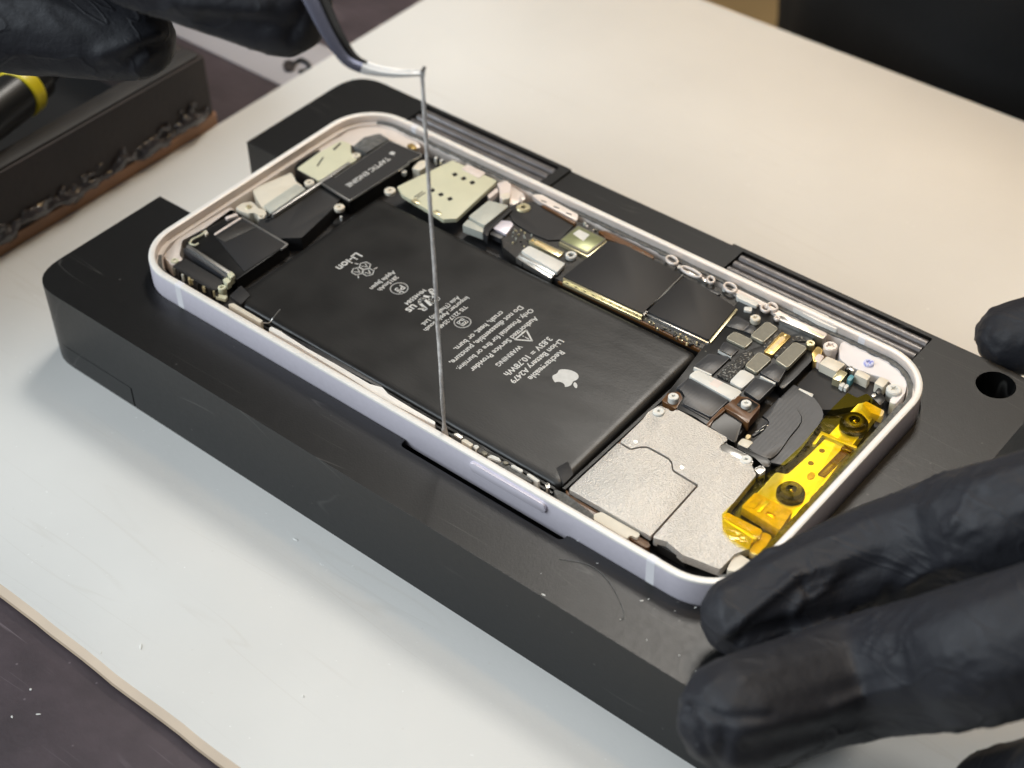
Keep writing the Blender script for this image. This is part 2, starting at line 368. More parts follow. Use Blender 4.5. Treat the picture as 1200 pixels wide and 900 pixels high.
m_wood = mat('brown_board_edge', (0.30, 0.15, 0.075), 0.5, var=0.35, vscale=120, aniso=(1, 0.15, 1))
m_glue = mat('dried_glue', (0.060, 0.052, 0.052), 0.16, spec=0.8, var=0.4, vscale=200, bump=0.6, bscale=500)
m_yellow = mat('yellow_ring', (0.85, 0.68, 0.02), 0.35)
m_penblk = mat('tool_handle_black', (0.012, 0.012, 0.012), 0.35)
m_paper = mat('lilac_white_sheet', (0.36, 0.345, 0.365), 0.5, var=0.06, vscale=40)
m_pink = mat('pinkish_plastic', (0.78, 0.68, 0.62), 0.45, var=0.08, vscale=400)
m_dust = mat('white_dust', (0.75, 0.75, 0.72), 0.8)

# ------------------------------------------------------------------ setting
ZM, ZT = -25.0, -28.2
def sheet(name, x0, x1, y0, y1, zt, zb, m, r=0, bev=0):
    return finish(name, prism_bm(rounded([(x0, y0), (x1, y0), (x1, y1), (x0, y1)], r), zt, zb, bev), m, None, bev > 0)
o = sheet('floor', -3000, 3000, -3000, 3000, -780, -800, m_floor); tag(o, kind='structure')
o = sheet('table_top', -560, 620, -320, 156.2, ZT, ZT - 24, m_table, 3, 1.0); tag(o, kind='structure')
# white work mat, its near edge slightly wavy and lifted off the table
def build_mat():
    bm = bmesh.new(); n = 160; prof = [(0.6, -3.05), (-0.2, -2.7), (-1.0, -2.1), (-0.9, -1.3), (0.3, 0.0)]
    xs = [-122.6 + (560 + 122.6) * i / n for i in range(n + 1)]; rows = []
    for x in xs:
        wv = 0.5 * noise.noise(Vector((x / 23, 3.3, 0))) + 0.35 * noise.noise(Vector((x / 9, 1.3, 0)))
        lift = 0.25 + 0.25 * noise.noise(Vector((x / 30, 7.7, 0)))
        row = [bm.verts.new((x, -97 + dy + wv, ZM + dz + (lift * 0.5 if k < 4 else 0))) for k, (dy, dz) in enumerate(prof)]
        row += [bm.verts.new((x, -90, ZM)), bm.verts.new((x, 155.4, ZM)), bm.verts.new((x, 156, ZM - 0.5)), bm.verts.new((x, 156, ZM - 3.0))]
        rows.append(row)
    for a, b in zip(rows, rows[1:]):
        for i in range(len(a) - 1):
            f = bm.faces.new((a[i], b[i], b[i + 1], a[i + 1])); f.material_index = 1 if i < 4 else 0
        bm.faces.new((a[-1], b[-1], b[0], a[0])).material_index = 1
    bm.faces.new(rows[0]); bm.faces.new(rows[-1][::-1])
    o = finish('work_mat', bm, [m_mat, m_matedge], None, True)
    tag(o, 'large off-white silicone work mat with beige edge lying on the dark table', 'mat'); return o
build_mat()

# ------------------------------------------------------------------ fixture
ZF = -5.5
fx = thing('repair_holder', 'black anodised metal holder block cradling the open phone', 'holder', (0, 0, ZM))
def bool_body():
    bm = bmesh.new()
    prism_bm(rounded([(-89, -49.4), (89, -49.4), (89, 49.4), (-89, 49.4)], 8.5, 8), ZF, ZM + 0.02, 0, bm)
    me = bpy.data.meshes.new('b'); bm.to_mesh(me); bm.free()
    body = bpy.data.objects.new('b', me); COL.objects.link(body)
    cut = []
    def c(bm, off=0):
        bmesh.ops.recalc_face_normals(bm, faces=bm.faces); me = bpy.data.meshes.new('c'); bm.to_mesh(me); bm.free()
        o = bpy.data.objects.new('c', me); COL.objects.link(o); cut.append(o)
    def box(x0, x1, y0, y1, zt, zb, r=0): c(prism_bm(rounded([(x0, y0), (x1, y0), (x1, y1), (x0, y1)], r), zt, zb))
    c(prism_bm(rrect_ring(147.3, 72.1, 11.6, 0, 10), 2, -7.45))                   # pocket
    box(-100, -55, -13.3, 12.6, 3, -40, 0)                                         # cable slot
    x0 = atz('u', 340, 385, ZF)[0]; x1 = atz('x', 800, 585, ZF)[0]
    box(x0, x1, -37.7, -30, 3.3, -9.5, 1.2)                                        # relief under the buttons
    for sx, sy in ((-1, -1), (-1, 1), (1, -1), (1, 1)):
        c(lathe_bm([(0, -10), (4.4, -10), (4.4, 3.6), (0, 3.6)], 24, at=(sx * 67.0, sy * 29.2, 0)))   # corner reliefs
    c(lathe_bm([(0, -14), (3.75, -14), (3.75, 4.1), (0, 4.1)], 32, at=(80.2, 44.0, 0)))               # round hole
    box(-66.5, -27.5, 38.9, 48.4, 4.3, ZF - 1.3, 0.5); box(20.5, 64.5, 38.9, 48.4, 4.7, ZF - 1.3, 0.5)   # grip recesses
    box(-25.0, 17.6, 36.2, 60, 4.9, ZF - 0.55)                                     # lowered middle of the rear rail
    box(-60.95, -60.55, -50, -48.9, -19.6, -40); box(-90, -60.9, -50, -49.25, -19.5, -19.75)             # engraved panel on the front
    for k in cut:
        md = body.modifiers.new('b', 'BOOLEAN'); md.object = k; md.operation = 'DIFFERENCE'; md.solver = 'EXACT'
    bv = body.modifiers.new('v', 'BEVEL'); bv.width = 0.42; bv.segments = 1; bv.limit_method = 'ANGLE'; bv.angle_limit = math.radians(50)
    dg = bpy.context.evaluated_depsgraph_get(); me2 = bpy.data.meshes.new_from_object(body.evaluated_get(dg))
    for k in cut + [body]: bpy.data.objects.remove(k)
    me2.materials.clear(); me2.materials.append(m_black); me2.shade_smooth(); me2.set_sharp_from_angle(angle=math.radians(20))
    return link('block_body', me2, fx)
bool_body()
def ribs(x0, x1):
    prof = [(-1.0, 0), (-0.95, 0.5), (-0.6, 0.95), (0, 1.12), (0.6, 0.95), (0.95, 0.5), (1.0, 0)]
    for i in range(4):
        y = 40.3 + i * 2.3
        finish('grip_rib', sweep_bm([(x0 + 0.4, y, ZF - 1.32), (x1 - 0.4, y, ZF - 1.32)], prof), m_rib, fx, True, 50)
ribs(-66.5, -27.5); ribs(20.5, 64.5)

# ------------------------------------------------------------------ phone
PL, PW, PR = 146.7, 71.5, 11.5
ph = thing('smartphone', 'opened lilac smartphone with battery and circuit boards exposed, lying in black holder', 'phone', (0, 0, -7.4))
def frame():
    prof = [(0.6, -7.4), (0.15, -7.25), (0, -6.9), (0, -0.45), (0.1, -0.12), (0.35, 0), (1.25, 0), (1.42, -0.14), (1.5, -1.7), (2.5, -1.76), (2.62, -2.0), (2.75, -5.0)]
    bm = bmesh.new(); rings = []
    for ins, z in prof: rings.append([bm.verts.new((x, y, z)) for x, y in rrect_ring(PL, PW, PR, ins)])
    k = len(rings[0])
    for j, (a, b) in enumerate(zip(rings, rings[1:])):
        for i in range(k):
            f = bm.faces.new((a[i], a[(i + 1) % k], b[(i + 1) % k], b[i])); f.material_index = 0 if j < 3 else (1 if j < 6 else 2)
    return finish('frame', bm, [m_lilac, m_rim, m_inner], ph, True, 40)
frame()
bm = prism_bm(rrect_ring(PL, PW, PR, 2.7), -5.0, -7.3); finish('midframe_plate', bm, m_floorin, ph)
bm = prism_bm(rrect_ring(PL, PW, PR, 0.62), -7.32, -7.42); finish('back_glass', bm, m_lilac, ph)
# antenna bands: white plastic crossing the wall and the rim
def aband(x, sy, w2=0.85):
    y = sy * PW / 2; s = sy
    pr = [(y + s * 0.02, -6.9), (y + s * 0.02, -0.42), (y - s * 0.1, -0.1), (y - s * 0.35, 0.02), (y - s * 1.25, 0.02), (y - s * 1.46, -0.12), (y - s * 1.54, -1.6), (y - s * 0.6, -1.7), (y - s * 0.6, -6.9)]
    bm = bmesh.new(); A = [bm.verts.new((x - w2, a, b)) for a, b in pr]; Bv = [bm.verts.new((x + w2, a, b)) for a, b in pr]
    n = len(pr); bm.faces.new(A); bm.faces.new(Bv[::-1])
    for i in range(n): bm.faces.new((A[i], A[(i + 1) % n], Bv[(i + 1) % n], Bv[i]))
    finish('antenna_band', bm, m_band, ph)
for u, v, sy in ((208, 333, -1), (761, 656, -1)):
    aband(atz('I', u, v, 0)[0] + 0.3, sy)
for u, v in ((483, 150), (1015, 391)):
    aband(min(60, max(-61.5, atz('I', u, v, 0)[0])), 1, 0.7)
# side button
xa, xb = aty(552, 545, -35.75)[0], aty(641, 598, -35.75)[0]
zc = (aty(552, 545, -36)[2] + aty(641, 598, -36)[2]) / 2
bp = rounded([(xa, zc - 1.15), (xb, zc - 1.15), (xb, zc + 1.15), (xa, zc + 1.15)], 1.1, 5)
bm = prism_bm(bp, 0.55, -0.6, 0.2)
for v in bm.verts: v.co = Vector((v.co.x, -35.75 - v.co.z, v.co.y))
finish('side_button', bm, m_lilac, ph, True)
# gasket on the ledge
def ring_strip(name, i0, i1, ins, wd, zt, h, m, jag=0.12):
    pts = rrect_ring(PL, PW, PR, ins, 14); n = len(pts); seq = []
    P = [pts[i % n] for i in range(i0, i1 + 1)]
    out = []
    for (x0, y0), (x1, y1) in zip(P, P[1:]):
        d = math.hypot(x1 - x0, y1 - y0); k = max(1, int(d / 1.0))
        out += [(x0 + (x1 - x0) * j / k, y0 + (y1 - y0) * j / k) for j in range(k)]
    out.append(P[-1])
    path = [(x + random.uniform(-jag, jag) * 0.4, y + random.uniform(-jag, jag) * 0.4, zt - h / 2) for x, y in out]
    return finish(name, sweep_bm(path, rect(wd, h), scale=lambda t: (random.uniform(0.82, 1.1), random.uniform(0.8, 1.05))), m, ph, True)
# corner order: 0-14 far right, 15-29 far left, 30-44 near left, 45-59 near right
ring_strip('gasket', 0, 20, 2.05, 1.0, -1.45, 0.5, m_foam)
ring_strip('gasket', 36, 44, 2.05, 0.8, -1.5, 0.4, m_foam)
ring_strip('gasket', 52, 60, 2.15, 1.5, -1.15, 0.8, m_foam)

# --- battery
bat_pts = [(-48.4, -30.4), (34.6, -30.4), (33.6, 13.4), (-48.4, 12.6)]
ZB = -1.95
def battery():
    bm = bmesh.new(); pts = rounded(bat_pts, 1.6, 5)
    # pillow top: grid inside the outline would cost little, so rings shrink inwards with a gentle rise
    cx = sum(p[0] for p in pts) / len(pts); cy = sum(p[1] for p in pts) / len(pts); rings = []
    def ring(ins, z):
        out = []
        for x, y in pts:
            hx, hy = 41.5, 22
            out.append(bm.verts.new((cx + (x - cx) * (1 - ins / hx), cy + (y - cy) * (1 - ins / hy), z)))
        return out
    prof = [(0.35, -4.9), (0, -4.6), (0, -2.9), (0.18, -2.45), (0.55, -2.15), (1.1, -2.0), (1.8, ZB)]
    for a in prof: rings.append(ring(*a))
    k = len(pts)
    for a, b in zip(rings, rings[1:]):
        for i in range(k): bm.faces.new((a[i], a[(i + 1) % k], b[(i + 1) % k], b[i]))
    bm.faces.new(rings[-1]); bm.faces.new(rings[0][::-1])
    return finish('battery', bm, m_batt, ph, True, 50)
bat = battery()
# folded foil edges and black tapes along the battery
for yy, zz, wd in ((-31.0, -2.6, 0.5), (-31.75, -3.0, 0.45)):
    finish('foil_edge', sweep_bm([(-46 + 0.8 * i, yy + 0.1 * noise.noise(Vector((i / 3, yy, 0))), zz + 0.12 * noise.noise(Vector((i / 4, 5, yy)))) for i in range(101)], rect(wd, 0.55)), m_gloss, bat, True)
finish('foil_edge', sweep_bm([(35.2, -30 + i, -2.6 + 0.1 * noise.noise(Vector((i / 3, 2, 0)))) for i in range(44)], rect(0.6, 0.5)), m_gloss, bat, True)
plate('tape_tab', 'r', [(655, 640), (735, 565), (800, 635), (735, 700)], -1.7, -2.6, m_blk, bat, 0.2)
plate('tape_tab', 'I', [(652, 548), (666, 540), (672, 556), (660, 568)], -1.85, -2.7, m_blk, bat, 0.3)

def text_mesh(txt):
    c = bpy.data.curves.new('t', 'FONT'); c.body = txt; c.size = 1; c.resolution_u = 3; c.offset = 0.02
    o = bpy.data.objects.new('t', c); COL.objects.link(o)
    dg = bpy.context.evaluated_depsgraph_get(); dg.update()
    me = bpy.data.meshes.new_from_object(o.evaluated_get(dg)); bpy.data.objects.remove(o); bpy.data.curves.remove(c); return me
def print_line(txt, code, p0, p1, zt, parent, name='printed_text', ysc=1.0, m=None):
    A = atz(code, *p0, zt); Bp = atz(code, *p1, zt); wd = A[1] - Bp[1]; xm = (A[0] + Bp[0]) / 2
    me = text_mesh(txt); n = len(me.vertices); co = np.empty(n * 3); me.vertices.foreach_get('co', co); co = co.reshape(-1, 3)
    x0, x1 = co[:, 0].min(), co[:, 0].max(); s = wd / (x1 - x0)
    nc = np.stack([xm + (co[:, 1] - 0.30) * s * ysc, A[1] - (co[:, 0] - x0) * s, np.full(n, zt + 0.012)], 1)
    me.vertices.foreach_set('co', nc.ravel()); me.materials.append(m or m_print)
    return link(name, me, parent)
T = lambda s, c, a, b, **k: print_line(s, c, a, b, ZB, bat, **k)
T('Rechargeable', 't', (935, 483), (662, 690))
T('Li-ion Battery A2479', 't', (922, 393), (527, 718))
T('3.83V = 10.78Wh', 't', (832, 373), (483, 662))
T('WARNING', 't', (607, 438), (408, 586))
T('Authorized Service Provider', 't', (727, 213), (217, 628))
T('Only. Potential for fire or burning.', 't', (693, 153), (107, 618))
T('Do not disassemble, puncture,', 't', (613, 132), (52, 568))
T('crush, heat, or burn.', 't', (463, 172), (86, 463))
T('Importer: Apple South', 'v', (1188, 588), (807, 878))
T('Asia (Thailand) Ltd.', 'v', (1108, 583), (787, 833))
T('TIS 2217-2548', 'v', (1173, 668), (932, 853))
T('MH45584', 'v', (808, 523), (637, 647))
T('Apple Japan', 'v', (548, 363), (332, 512))
T('2815mAh', 'v', (573, 408), (397, 522))
T('Li-ion', 'v', (243, 213), (36, 332))
T('us', 'v', (738, 665), (650, 708))
T('c', 'v', (892, 520), (858, 540))
T('R', 'v', (806, 678), (766, 705))

def outline_mesh(name, polys, m, parent, zt):
    bm = bmesh.new()
    for p in polys:
        vs = [bm.verts.new((x, y, zt)) for x, y in p]
        try: bm.faces.new(vs)
        except Exception: pass
    bmesh.ops.recalc_face_normals(bm, faces=bm.faces)
    for f in bm.faces:
        if f.normal.z < 0: f.normal_flip()
    me = bpy.data.meshes.new(name); bm.to_mesh(me); bm.free(); me.materials.append(m); return link(name, me, parent)
def stroke(pts, wd, closed=False):
    """quads along a 2D polyline"""
    out = []; n = len(pts); rng = range(n if closed else n - 1)
    for i in rng:
        a = Vector(pts[i]); b = Vector(pts[(i + 1) % n]); d = (b - a)
        if d.length < 1e-6: continue
        d.normalize(); nn = Vector((-d.y, d.x)) * wd / 2; e = d * wd * 0.3
        out.append([tuple(a - e + nn), tuple(b + e + nn), tuple(b + e - nn), tuple(a - e - nn)])
    return out
def mark(cx, cy, s):  # local (right, up) of the print -> phone plane: right = -Y, up = +X
    return lambda r, u: (cx + u * s, cy - r * s)
def ringpts(f, R, n=28): return [f(R * math.cos(2 * math.pi * i / n), R * math.sin(2 * math.pi * i / n)) for i in range(n)]
def svg(path):
    import re
    tok = re.findall(r'[MmCcSsLlZz]|-?\d*\.?\d+', path); i = 0; cur = (0, 0); out = []; cmd = None; p2 = None
    def num():
        nonlocal i; v = float(tok[i]); i += 1; return v
    while i < len(tok):
        if tok[i].isalpha(): cmd = tok[i]; i += 1
        if cmd in 'zZ': continue
        if cmd in 'Mm': cur = (num(), num()); out.append(cur); cmd = 'c'; continue
        if cmd == 'c':
            a = [(cur[0] + num(), cur[1] + num()) for _ in range(3)]
            for k in range(1, 9):
                t = k / 8; out.append(tuple((1 - t) ** 3 * cur[j] + 3 * t * (1 - t) ** 2 * a[0][j] + 3 * t * t * (1 - t) * a[1][j] + t ** 3 * a[2][j] for j in (0, 1)))
            cur = a[2]
    return out[:-1]
AP = ["M12.152 6.896c-.948 0-2.415-1.078-3.96-1.04-2.04 .027-3.91 1.183-4.961 3.014-2.117 3.675-.546 9.103 1.519 12.09 1.013 1.454 2.208 3.09 3.792 3.039 1.52-.065 2.09-.987 3.935-.987 1.831 0 2.35 .987 3.96 .948 1.637-.026 2.676-1.48 3.676-2.948 1.156-1.688 1.636-3.325 1.662-3.415-.039-.013-3.182-1.221-3.22-4.857-.026-3.04 2.48-4.494 2.597-4.559-1.429-2.09-3.623-2.324-4.39-2.376-2-.156-3.675 1.09-4.61 1.09",
      "M15.53 3.83c.843-1.012 1.4-2.427 1.245-3.83-1.207 .052-2.662 .805-3.532 1.818-.78 .896-1.454 2.338-1.273 3.714 1.338 .104 2.715-.688 3.559-1.701"]
def logo(code, u, v, size, zt, parent, m):
    c = atz(code, u, v, zt); f = mark(c[0], c[1], size / 24)
    outline_mesh('fruit_logo', [[f(x - 11.5, 12 - y) for x, y in svg(p)] for p in AP], m, parent, zt + 0.012)
logo('t', 975, 690, 5.6, ZB, bat, m_print)
# warning triangle
c = atz('t', 640, 370, ZB); f = mark(c[0], c[1], 1)
tri = [f(-1.75, -1.25), f(1.75, -1.25), f(0, 1.6)]
outline_mesh('warning_triangle', stroke(tri, 0.34, True) + [[f(-0.13, 0.75), f(0.13, 0.75), f(0.07, -0.25), f(-0.07, -0.25)], ringpts(mark(c[0] - 0.62, c[1], 1), 0.16, 8)], m_print, bat, ZB + 0.012)
# certification roundels
c = atz('v', 1140, 807, ZB); f = mark(c[0], c[1], 1)
outline_mesh('round_mark', stroke(ringpts(f, 1.62), 0.24, True) + stroke([f(-.8, -.8), f(.8, -.8), f(.8, .8), f(-.8, .8)], 0.2, True) + stroke([f(-.8, 0), f(0, .8), f(.8, 0), f(0, -.8)], 0.2, True) + stroke([f(-.8, .2), f(.8, .2)], .18), m_print, bat, ZB + 0.012)
c = atz('v', 583, 510, ZB); f = mark(c[0], c[1], 1)
outline_mesh('round_mark', stroke(ringpts(f, 1.75), 0.24, True), m_print, bat, ZB + 0.012)
T('PS', 'v', (625, 495), (548, 528)); T('E', 'v', (607, 530), (580, 549))
# recycling mark of three hexagons and arrows
c = atz('v', 270, 345, ZB); f = mark(c[0], c[1], 1); P = []
for k in range(3):
    a = math.radians(90 + 120 * k); ox, oy = 1.28 * math.cos(a), 1.28 * math.sin(a)
    hexa = [f(ox + 1.2 * math.cos(math.radians(30 + 60 * j)), oy + 1.2 * math.sin(math.radians(30 + 60 * j))) for j in range(6)]
    P += stroke(hexa, 0.2, True)
    P += stroke([f(ox - 0.55, oy - 0.45), f(ox, oy + 0.65), f(ox + 0.55, oy - 0.45)], 0.17)
    a2 = a + 0.75; P += stroke([f(2.15 * math.cos(a2), 2.15 * math.sin(a2)), f(2.75 * math.cos(a2 + .15), 2.75 * math.sin(a2 + .15))], 0.22)
outline_mesh('recycling_mark', P, m_print, bat, ZB + 0.012)
# backward R joined to U, slanted
c = atz('v', 835, 610, ZB); f = mark(c[0], c[1], 1); sl = lambda r, u: f(r + 0.25 * u, u)
P = stroke([sl(-1.9, -1.3), sl(-1.9, 1.5), sl(-0.5, 1.5), sl(-0.2, 1.0), sl(-0.2, 0.5), sl(-0.6, 0.1), sl(-1.8, 0.1)], 0.62) + stroke([sl(-0.9, 0), sl(-0.1, -1.3)], 0.62)
P += stroke([sl(0.45, 1.5), sl(0.45, -0.6), sl(0.8, -1.15), sl(1.5, -1.15), sl(1.9, -0.6), sl(1.9, 1.5)], 0.62)
outline_mesh('component_mark', P, m_print, bat, ZB + 0.012)

# --- screws share meshes
def screw_mesh(r, h, m, recess=0.45):
    bm = lathe_bm([(r * 0.9, -h), (r * 0.9, -h * 0.5), (r, -h * 0.5), (r, -0.14 * r), (r * 0.86, 0), (r * recess, 0), (r * recess * 0.8, -0.35 * r), (0, -0.4 * r)], 20)
    bmesh.ops.recalc_face_normals(bm, faces=bm.faces)
    for v in bm.verts:      # lobed recess
        q = math.hypot(v.co.x, v.co.y)
        if 0.1 * r < q < 0.6 * r:
            k = 1 + 0.28 * math.cos(5 * math.atan2(v.co.y, v.co.x)); v.co.x *= k; v.co.y *= k
    me = bpy.data.meshes.new('screw'); bm.to_mesh(me); bm.free(); me.materials.append(m); me.shade_smooth(); me.set_sharp_from_angle(angle=math.radians(35))
    co = np.empty(len(me.vertices) * 3); me.vertices.foreach_get('co', co); me.vertices.foreach_set('co', co * S); return me
SCR = {}
def screw(code, u, v, z, r, h=2.2, m=None, name='screw', label=None, recess=0.45):
    m = m or m_cream; r = round(r * 0.88, 3); key = (r, h, m.name, recess)
    if key not in SCR: SCR[key] = screw_mesh(r, h, m, recess)
    o = bpy.data.objects.new(name, SCR[key]); COL.objects.link(o); p = atz(code, u, v, z)
    o.parent = ph; o.location = Vector(p) * S - WORLD[ph.name]; o.rotation_euler.z = random.uniform(0, 6)
    if label: o['label'] = label
    return o
Pl = lambda name, code, pts, zt, m, zb=-5.0, r=0.4, bev=0.12, **k: plate(name, code, pts, zt, zb, m, ph, r, bev, **k)

# --- left end: speaker, charging assembly
Pl('corner_wall', 'r', [(190, 360), (290, 240), (420, 160), (655, 15), (690, 40), (660, 70), (320, 250), (300, 360), (330, 380), (250, 430)], -2.0, m_inner, r=0.6)
Pl('speaker_module', 'r', [(345, 262), (668, 30), (745, 80), (1068, 275), (700, 530), (655, 480), (380, 330)], -2.0, m_gloss)
Pl('speaker_film', 'r', [(548, 212), (735, 90), (1058, 274), (850, 410), (760, 470)], -1.82, m_blk, -2.1, 0.3, 0.05)
Pl('film_edge_highlight', 'r', [(735, 86), (745, 83), (1066, 274), (1058, 288), (1015, 318), (1012, 310), (1050, 276)], -1.72, m_steel2, -2.0, 0.05, 0.03)  # bright strip drawn in as the highlight along the film's rim
Pl('clear_window', 'r', [(560, 225), (740, 120), (840, 160), (620, 262)], -1.76, m_pcb, -1.9, 0.2, 0.03)
Pl('copper_strip', 'r', [(545, 203), (725, 88), (738, 96), (552, 214)], -1.7, m_pink, -2.0, 0.05, 0.03)
Pl('speaker_lip', 'r', [(345, 290), (368, 280), (668, 472), (648, 488)], -1.35, m_steel2, -3.6, 0.1, 0.1)
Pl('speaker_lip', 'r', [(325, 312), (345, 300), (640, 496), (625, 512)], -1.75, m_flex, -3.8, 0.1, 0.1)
Pl('lower_module', 'r', [(248, 432), (335, 372), (560, 505), (615, 540), (560, 600), (520, 600)], -2.2, m_blk, r=0.5)
for pts, z in (([(636, 486), (668, 468), (692, 492), (662, 518)], -1.2), ([(605, 525), (636, 508), (664, 536), (636, 558)], -1.5)):
    Pl('contact_tab', 'r', pts, z, m_nickel, -3, 0.15, 0.08)
screw('r', 600, 578, -1.6, 0.95, 2.4, m_nickel); screw('r', 268, 390, -1.8, 0.95, 2.0, m_nickel)
Pl('contact_tab', 'r', [(560, 625), (640, 640), (625, 665), (555, 645)], -2.3, m_nickel, -3, 0.1, 0.05)
path = catmull([atz('a', u, v, -1.6) for u, v in ((385, 535), (330, 575), (268, 605), (245, 640), (290, 655), (320, 640))], 6)
finish('spring_clip', sweep_bm(path, circ(0.22, 8)), m_nickel, ph, True)
Pl('contact_tab', 'a', [(365, 535), (385, 518), (405, 545), (380, 570)], -1.5, m_cream, -2.2, 0.1, 0.06)
Pl('contact_tab', 'a', [(552, 408), (650, 372), (668, 392), (570, 425)], -1.5, m_pink, -2.6, 0.1, 0.06)
Pl('clip_bracket', 'a', [(640, 330), (700, 285), (790, 270), (850, 330), (905, 345), (920, 390), (860, 395), (800, 365), (760, 380), (700, 360)], -1.7, m_cream, r=0.6)
screw('a', 760, 315, -1.5, 0.75, 1.5, m_goldpale); screw('a', 872, 400, -1.5, 0.85, 2.0, m_cream)
Pl('charging_connector_shell', 'b', [(-25, 560), (20, 530), (250, 432), (285, 500), (330, 530), (70, 690), (30, 660)], -1.6, m_cream, r=0.3)
Pl('connector_cover', 'b', [(55, 665), (285, 512), (350, 548), (108, 716)], -1.15, m_pale, -1.9, 0.15, 0.1)
Pl('cover_plate', 'b', [(30, 745), (110, 722), (350, 555), (440, 515), (600, 608), (540, 690), (320, 892), (160, 895), (10, 800)], -1.75, m_blk, r=0.3)
Pl('haptic_bracket', 'b', [(290, 402), (445, 288), (600, 208), (664, 232), (668, 292), (710, 340), (520, 475), (440, 490), (300, 415)], -1.35, m_nickel, -2.2, r=0.3)
Pl('bracket_gasket', 'b', [(270, 398), (295, 360), (445, 272), (452, 286), (300, 385), (292, 412), (420, 480), (405, 492)], -1.45, m_gloss, r=0.1)
for pts in ([(540, 268), (592, 222), (600, 230), (552, 276)], [(425, 385), (470, 322), (478, 326), (435, 390)]):
    Pl('bracket_slot', 'b', pts, -1.33, m_gloss, -1.6, 0.05, 0)
screw('b', 375, 500, -1.2, 1.25, 0.9, m_cream, recess=0.3); screw('b', 585, 672, -1.2, 1.3, 0.9, m_cream, recess=0.3)
screw('b', 942, 555, -1.1, 1.4, 0.9, m_cream, recess=0.3); screw('b', 705, 308, -1.1, 1.1, 1.5, m_cream, recess=0.4)
screw('b', 1040, 425, -1.6, 0.7, 0.9, m_white); screw('b', 598, 742, -1.9, 0.3, 1.0, m_white)
Pl('corner_floor', 'b', [(430, 262), (600, 178), (690, 112), (850, 92), (1000, 150), (1140, 225), (1160, 260), (1050, 262), (935, 200), (760, 190), (690, 250), (600, 215), (445, 290)], -2.3, m_inner, r=0.5)
Pl('foam_pad', 'b', [(680, 250), (760, 185), (870, 158), (935, 198), (775, 292), (745, 275)], -1.1, m_foam, r=0.4)
TZ = -0.75
TE = [(452, 505), (520, 462), (548, 466), (935, 206), (1168, 302), (1160, 318), (1082, 352), (1072, 372), (690, 612), (655, 632)]
def taptic():
    o = Pl('haptic_engine', 'b', TE, TZ, m_steel2, TZ - 0.45, 0.15, 0.1)
    plate('engine_case', 'b', TE, TZ - 0.5, -4.8, m_gloss, o, 0.2, 0.05)
    P = poly('b', TE, TZ); cx = sum(p[0] for p in P) / len(P); cy = sum(p[1] for p in P) / len(P)
    P2 = [(cx + (x - cx) * 0.955, cy + (y - cy) * 0.975) for x, y in P]
    finish('black_label', prism_bm(rounded(P2, 0.15), TZ + 0.04, TZ - 0.1), m_blk, o)
    print_line('TAPTIC ENGINE', 'b', (940, 335), (632, 525), TZ + 0.04, o)
    c = atz('b', 962, 300, TZ); f = mark(c[0], c[1], 1.5 / 24)
    outline_mesh('fruit_logo', [[f(x - 11.5, 12 - y) for x, y in svg(p)] for p in AP], m_print, o, TZ + 0.055)
taptic()
Pl('contact_tab', 'b', [(1060, 235), (1100, 225), (1130, 255), (1100, 270)], -1.5, m_gold, -3, 0.15, 0.1)
Pl('clip_bracket', 'b', [(1095, 405), (1150, 350), (1200, 345), (1210, 380), (1150, 420)], -1.4, m_cream, -4, 0.4)
# --- far side, SIM tray reader
sim = Pl('card_reader', 'B', [(262, 395), (365, 345), (400, 330), (520, 272), (728, 366), (720, 378), (540, 545), (478, 548), (285, 432)], -1.1, m_nickel, -2.0, r=0.2)
for u, v in ((532, 338), (573, 357), (614, 376), (426, 412), (467, 432), (509, 452)):
    plate('contact_hole', 'B', [(u - 15, v - 2), (u + 4, v - 11), (u + 15, v + 1), (u - 4, v + 11)], -1.08, -1.3, m_gloss, sim, 0.25, 0)
plate('reader_label', 'B', [(563, 312), (590, 290), (678, 330), (645, 354)], -0.98, -1.15, m_pink, sim, 0.2, 0.04)
for pts in ([(340, 442), (380, 415), (384, 419), (345, 446)], [(352, 446), (392, 420), (396, 424), (357, 450)]):
    plate('stamped_line', 'B', pts, -1.08, -1.3, m_olive, sim, 0, 0)
for u, v in ((345, 462), (445, 515)):
    plate('latch_tab', 'B', [(u - 22, v - 4), (u + 5, v - 12), (u + 24, v + 4), (u + 16, v + 14)], -1.0, -1.5, m_goldpale, sim, 0.2, 0.06)
Pl('bright_clip', 'B', [(460, 290), (520, 265), (545, 275), (490, 300)], -1.2, m_steel2, -3, 0.15)
for k in range(7):
    u = 425 + 10 * k + random.uniform(-6, 6); v = 258 + 5 * k + random.uniform(-8, 8)
    Pl('small_component', 'B', [(u, v), (u + 10, v - 6), (u + 16, v), (u + 6, v + 7)], -1.4 + random.uniform(-.2, .2), random.choice([m_gloss, m_goldpale, m_white]), -3, 0.05, 0.04)
Pl('pink_housing', 'c', [(468, 112), (552, 86), (592, 122), (585, 225), (530, 258), (495, 240), (488, 150)], -1.0, m_pink, r=0.3)
Pl('pink_housing', 'c', [(500, 205), (575, 192), (582, 240), (515, 258)], -0.8, m_cream, -2, 0.2)
Pl('reader_spring', 'c', [(385, 215), (465, 150), (480, 180), (400, 245)], -1.7, m_pink, -3, 0.1)
Pl('side_plate', 'c', [(590, 130), (700, 200), (690, 260), (620, 300), (575, 290), (590, 230)], -2.0, m_inner, r=0.3)
Pl('battery_connector_cover', 'c', [(220, 402), (395, 262), (572, 306), (358, 482)], -1.0, m_pale, -3, 0.25, 0.15)
Pl('cover_step', 'c', [(165, 478), (212, 428), (352, 492), (345, 545)], -1.6, m_pale, -3.5, 0.15, 0.1)
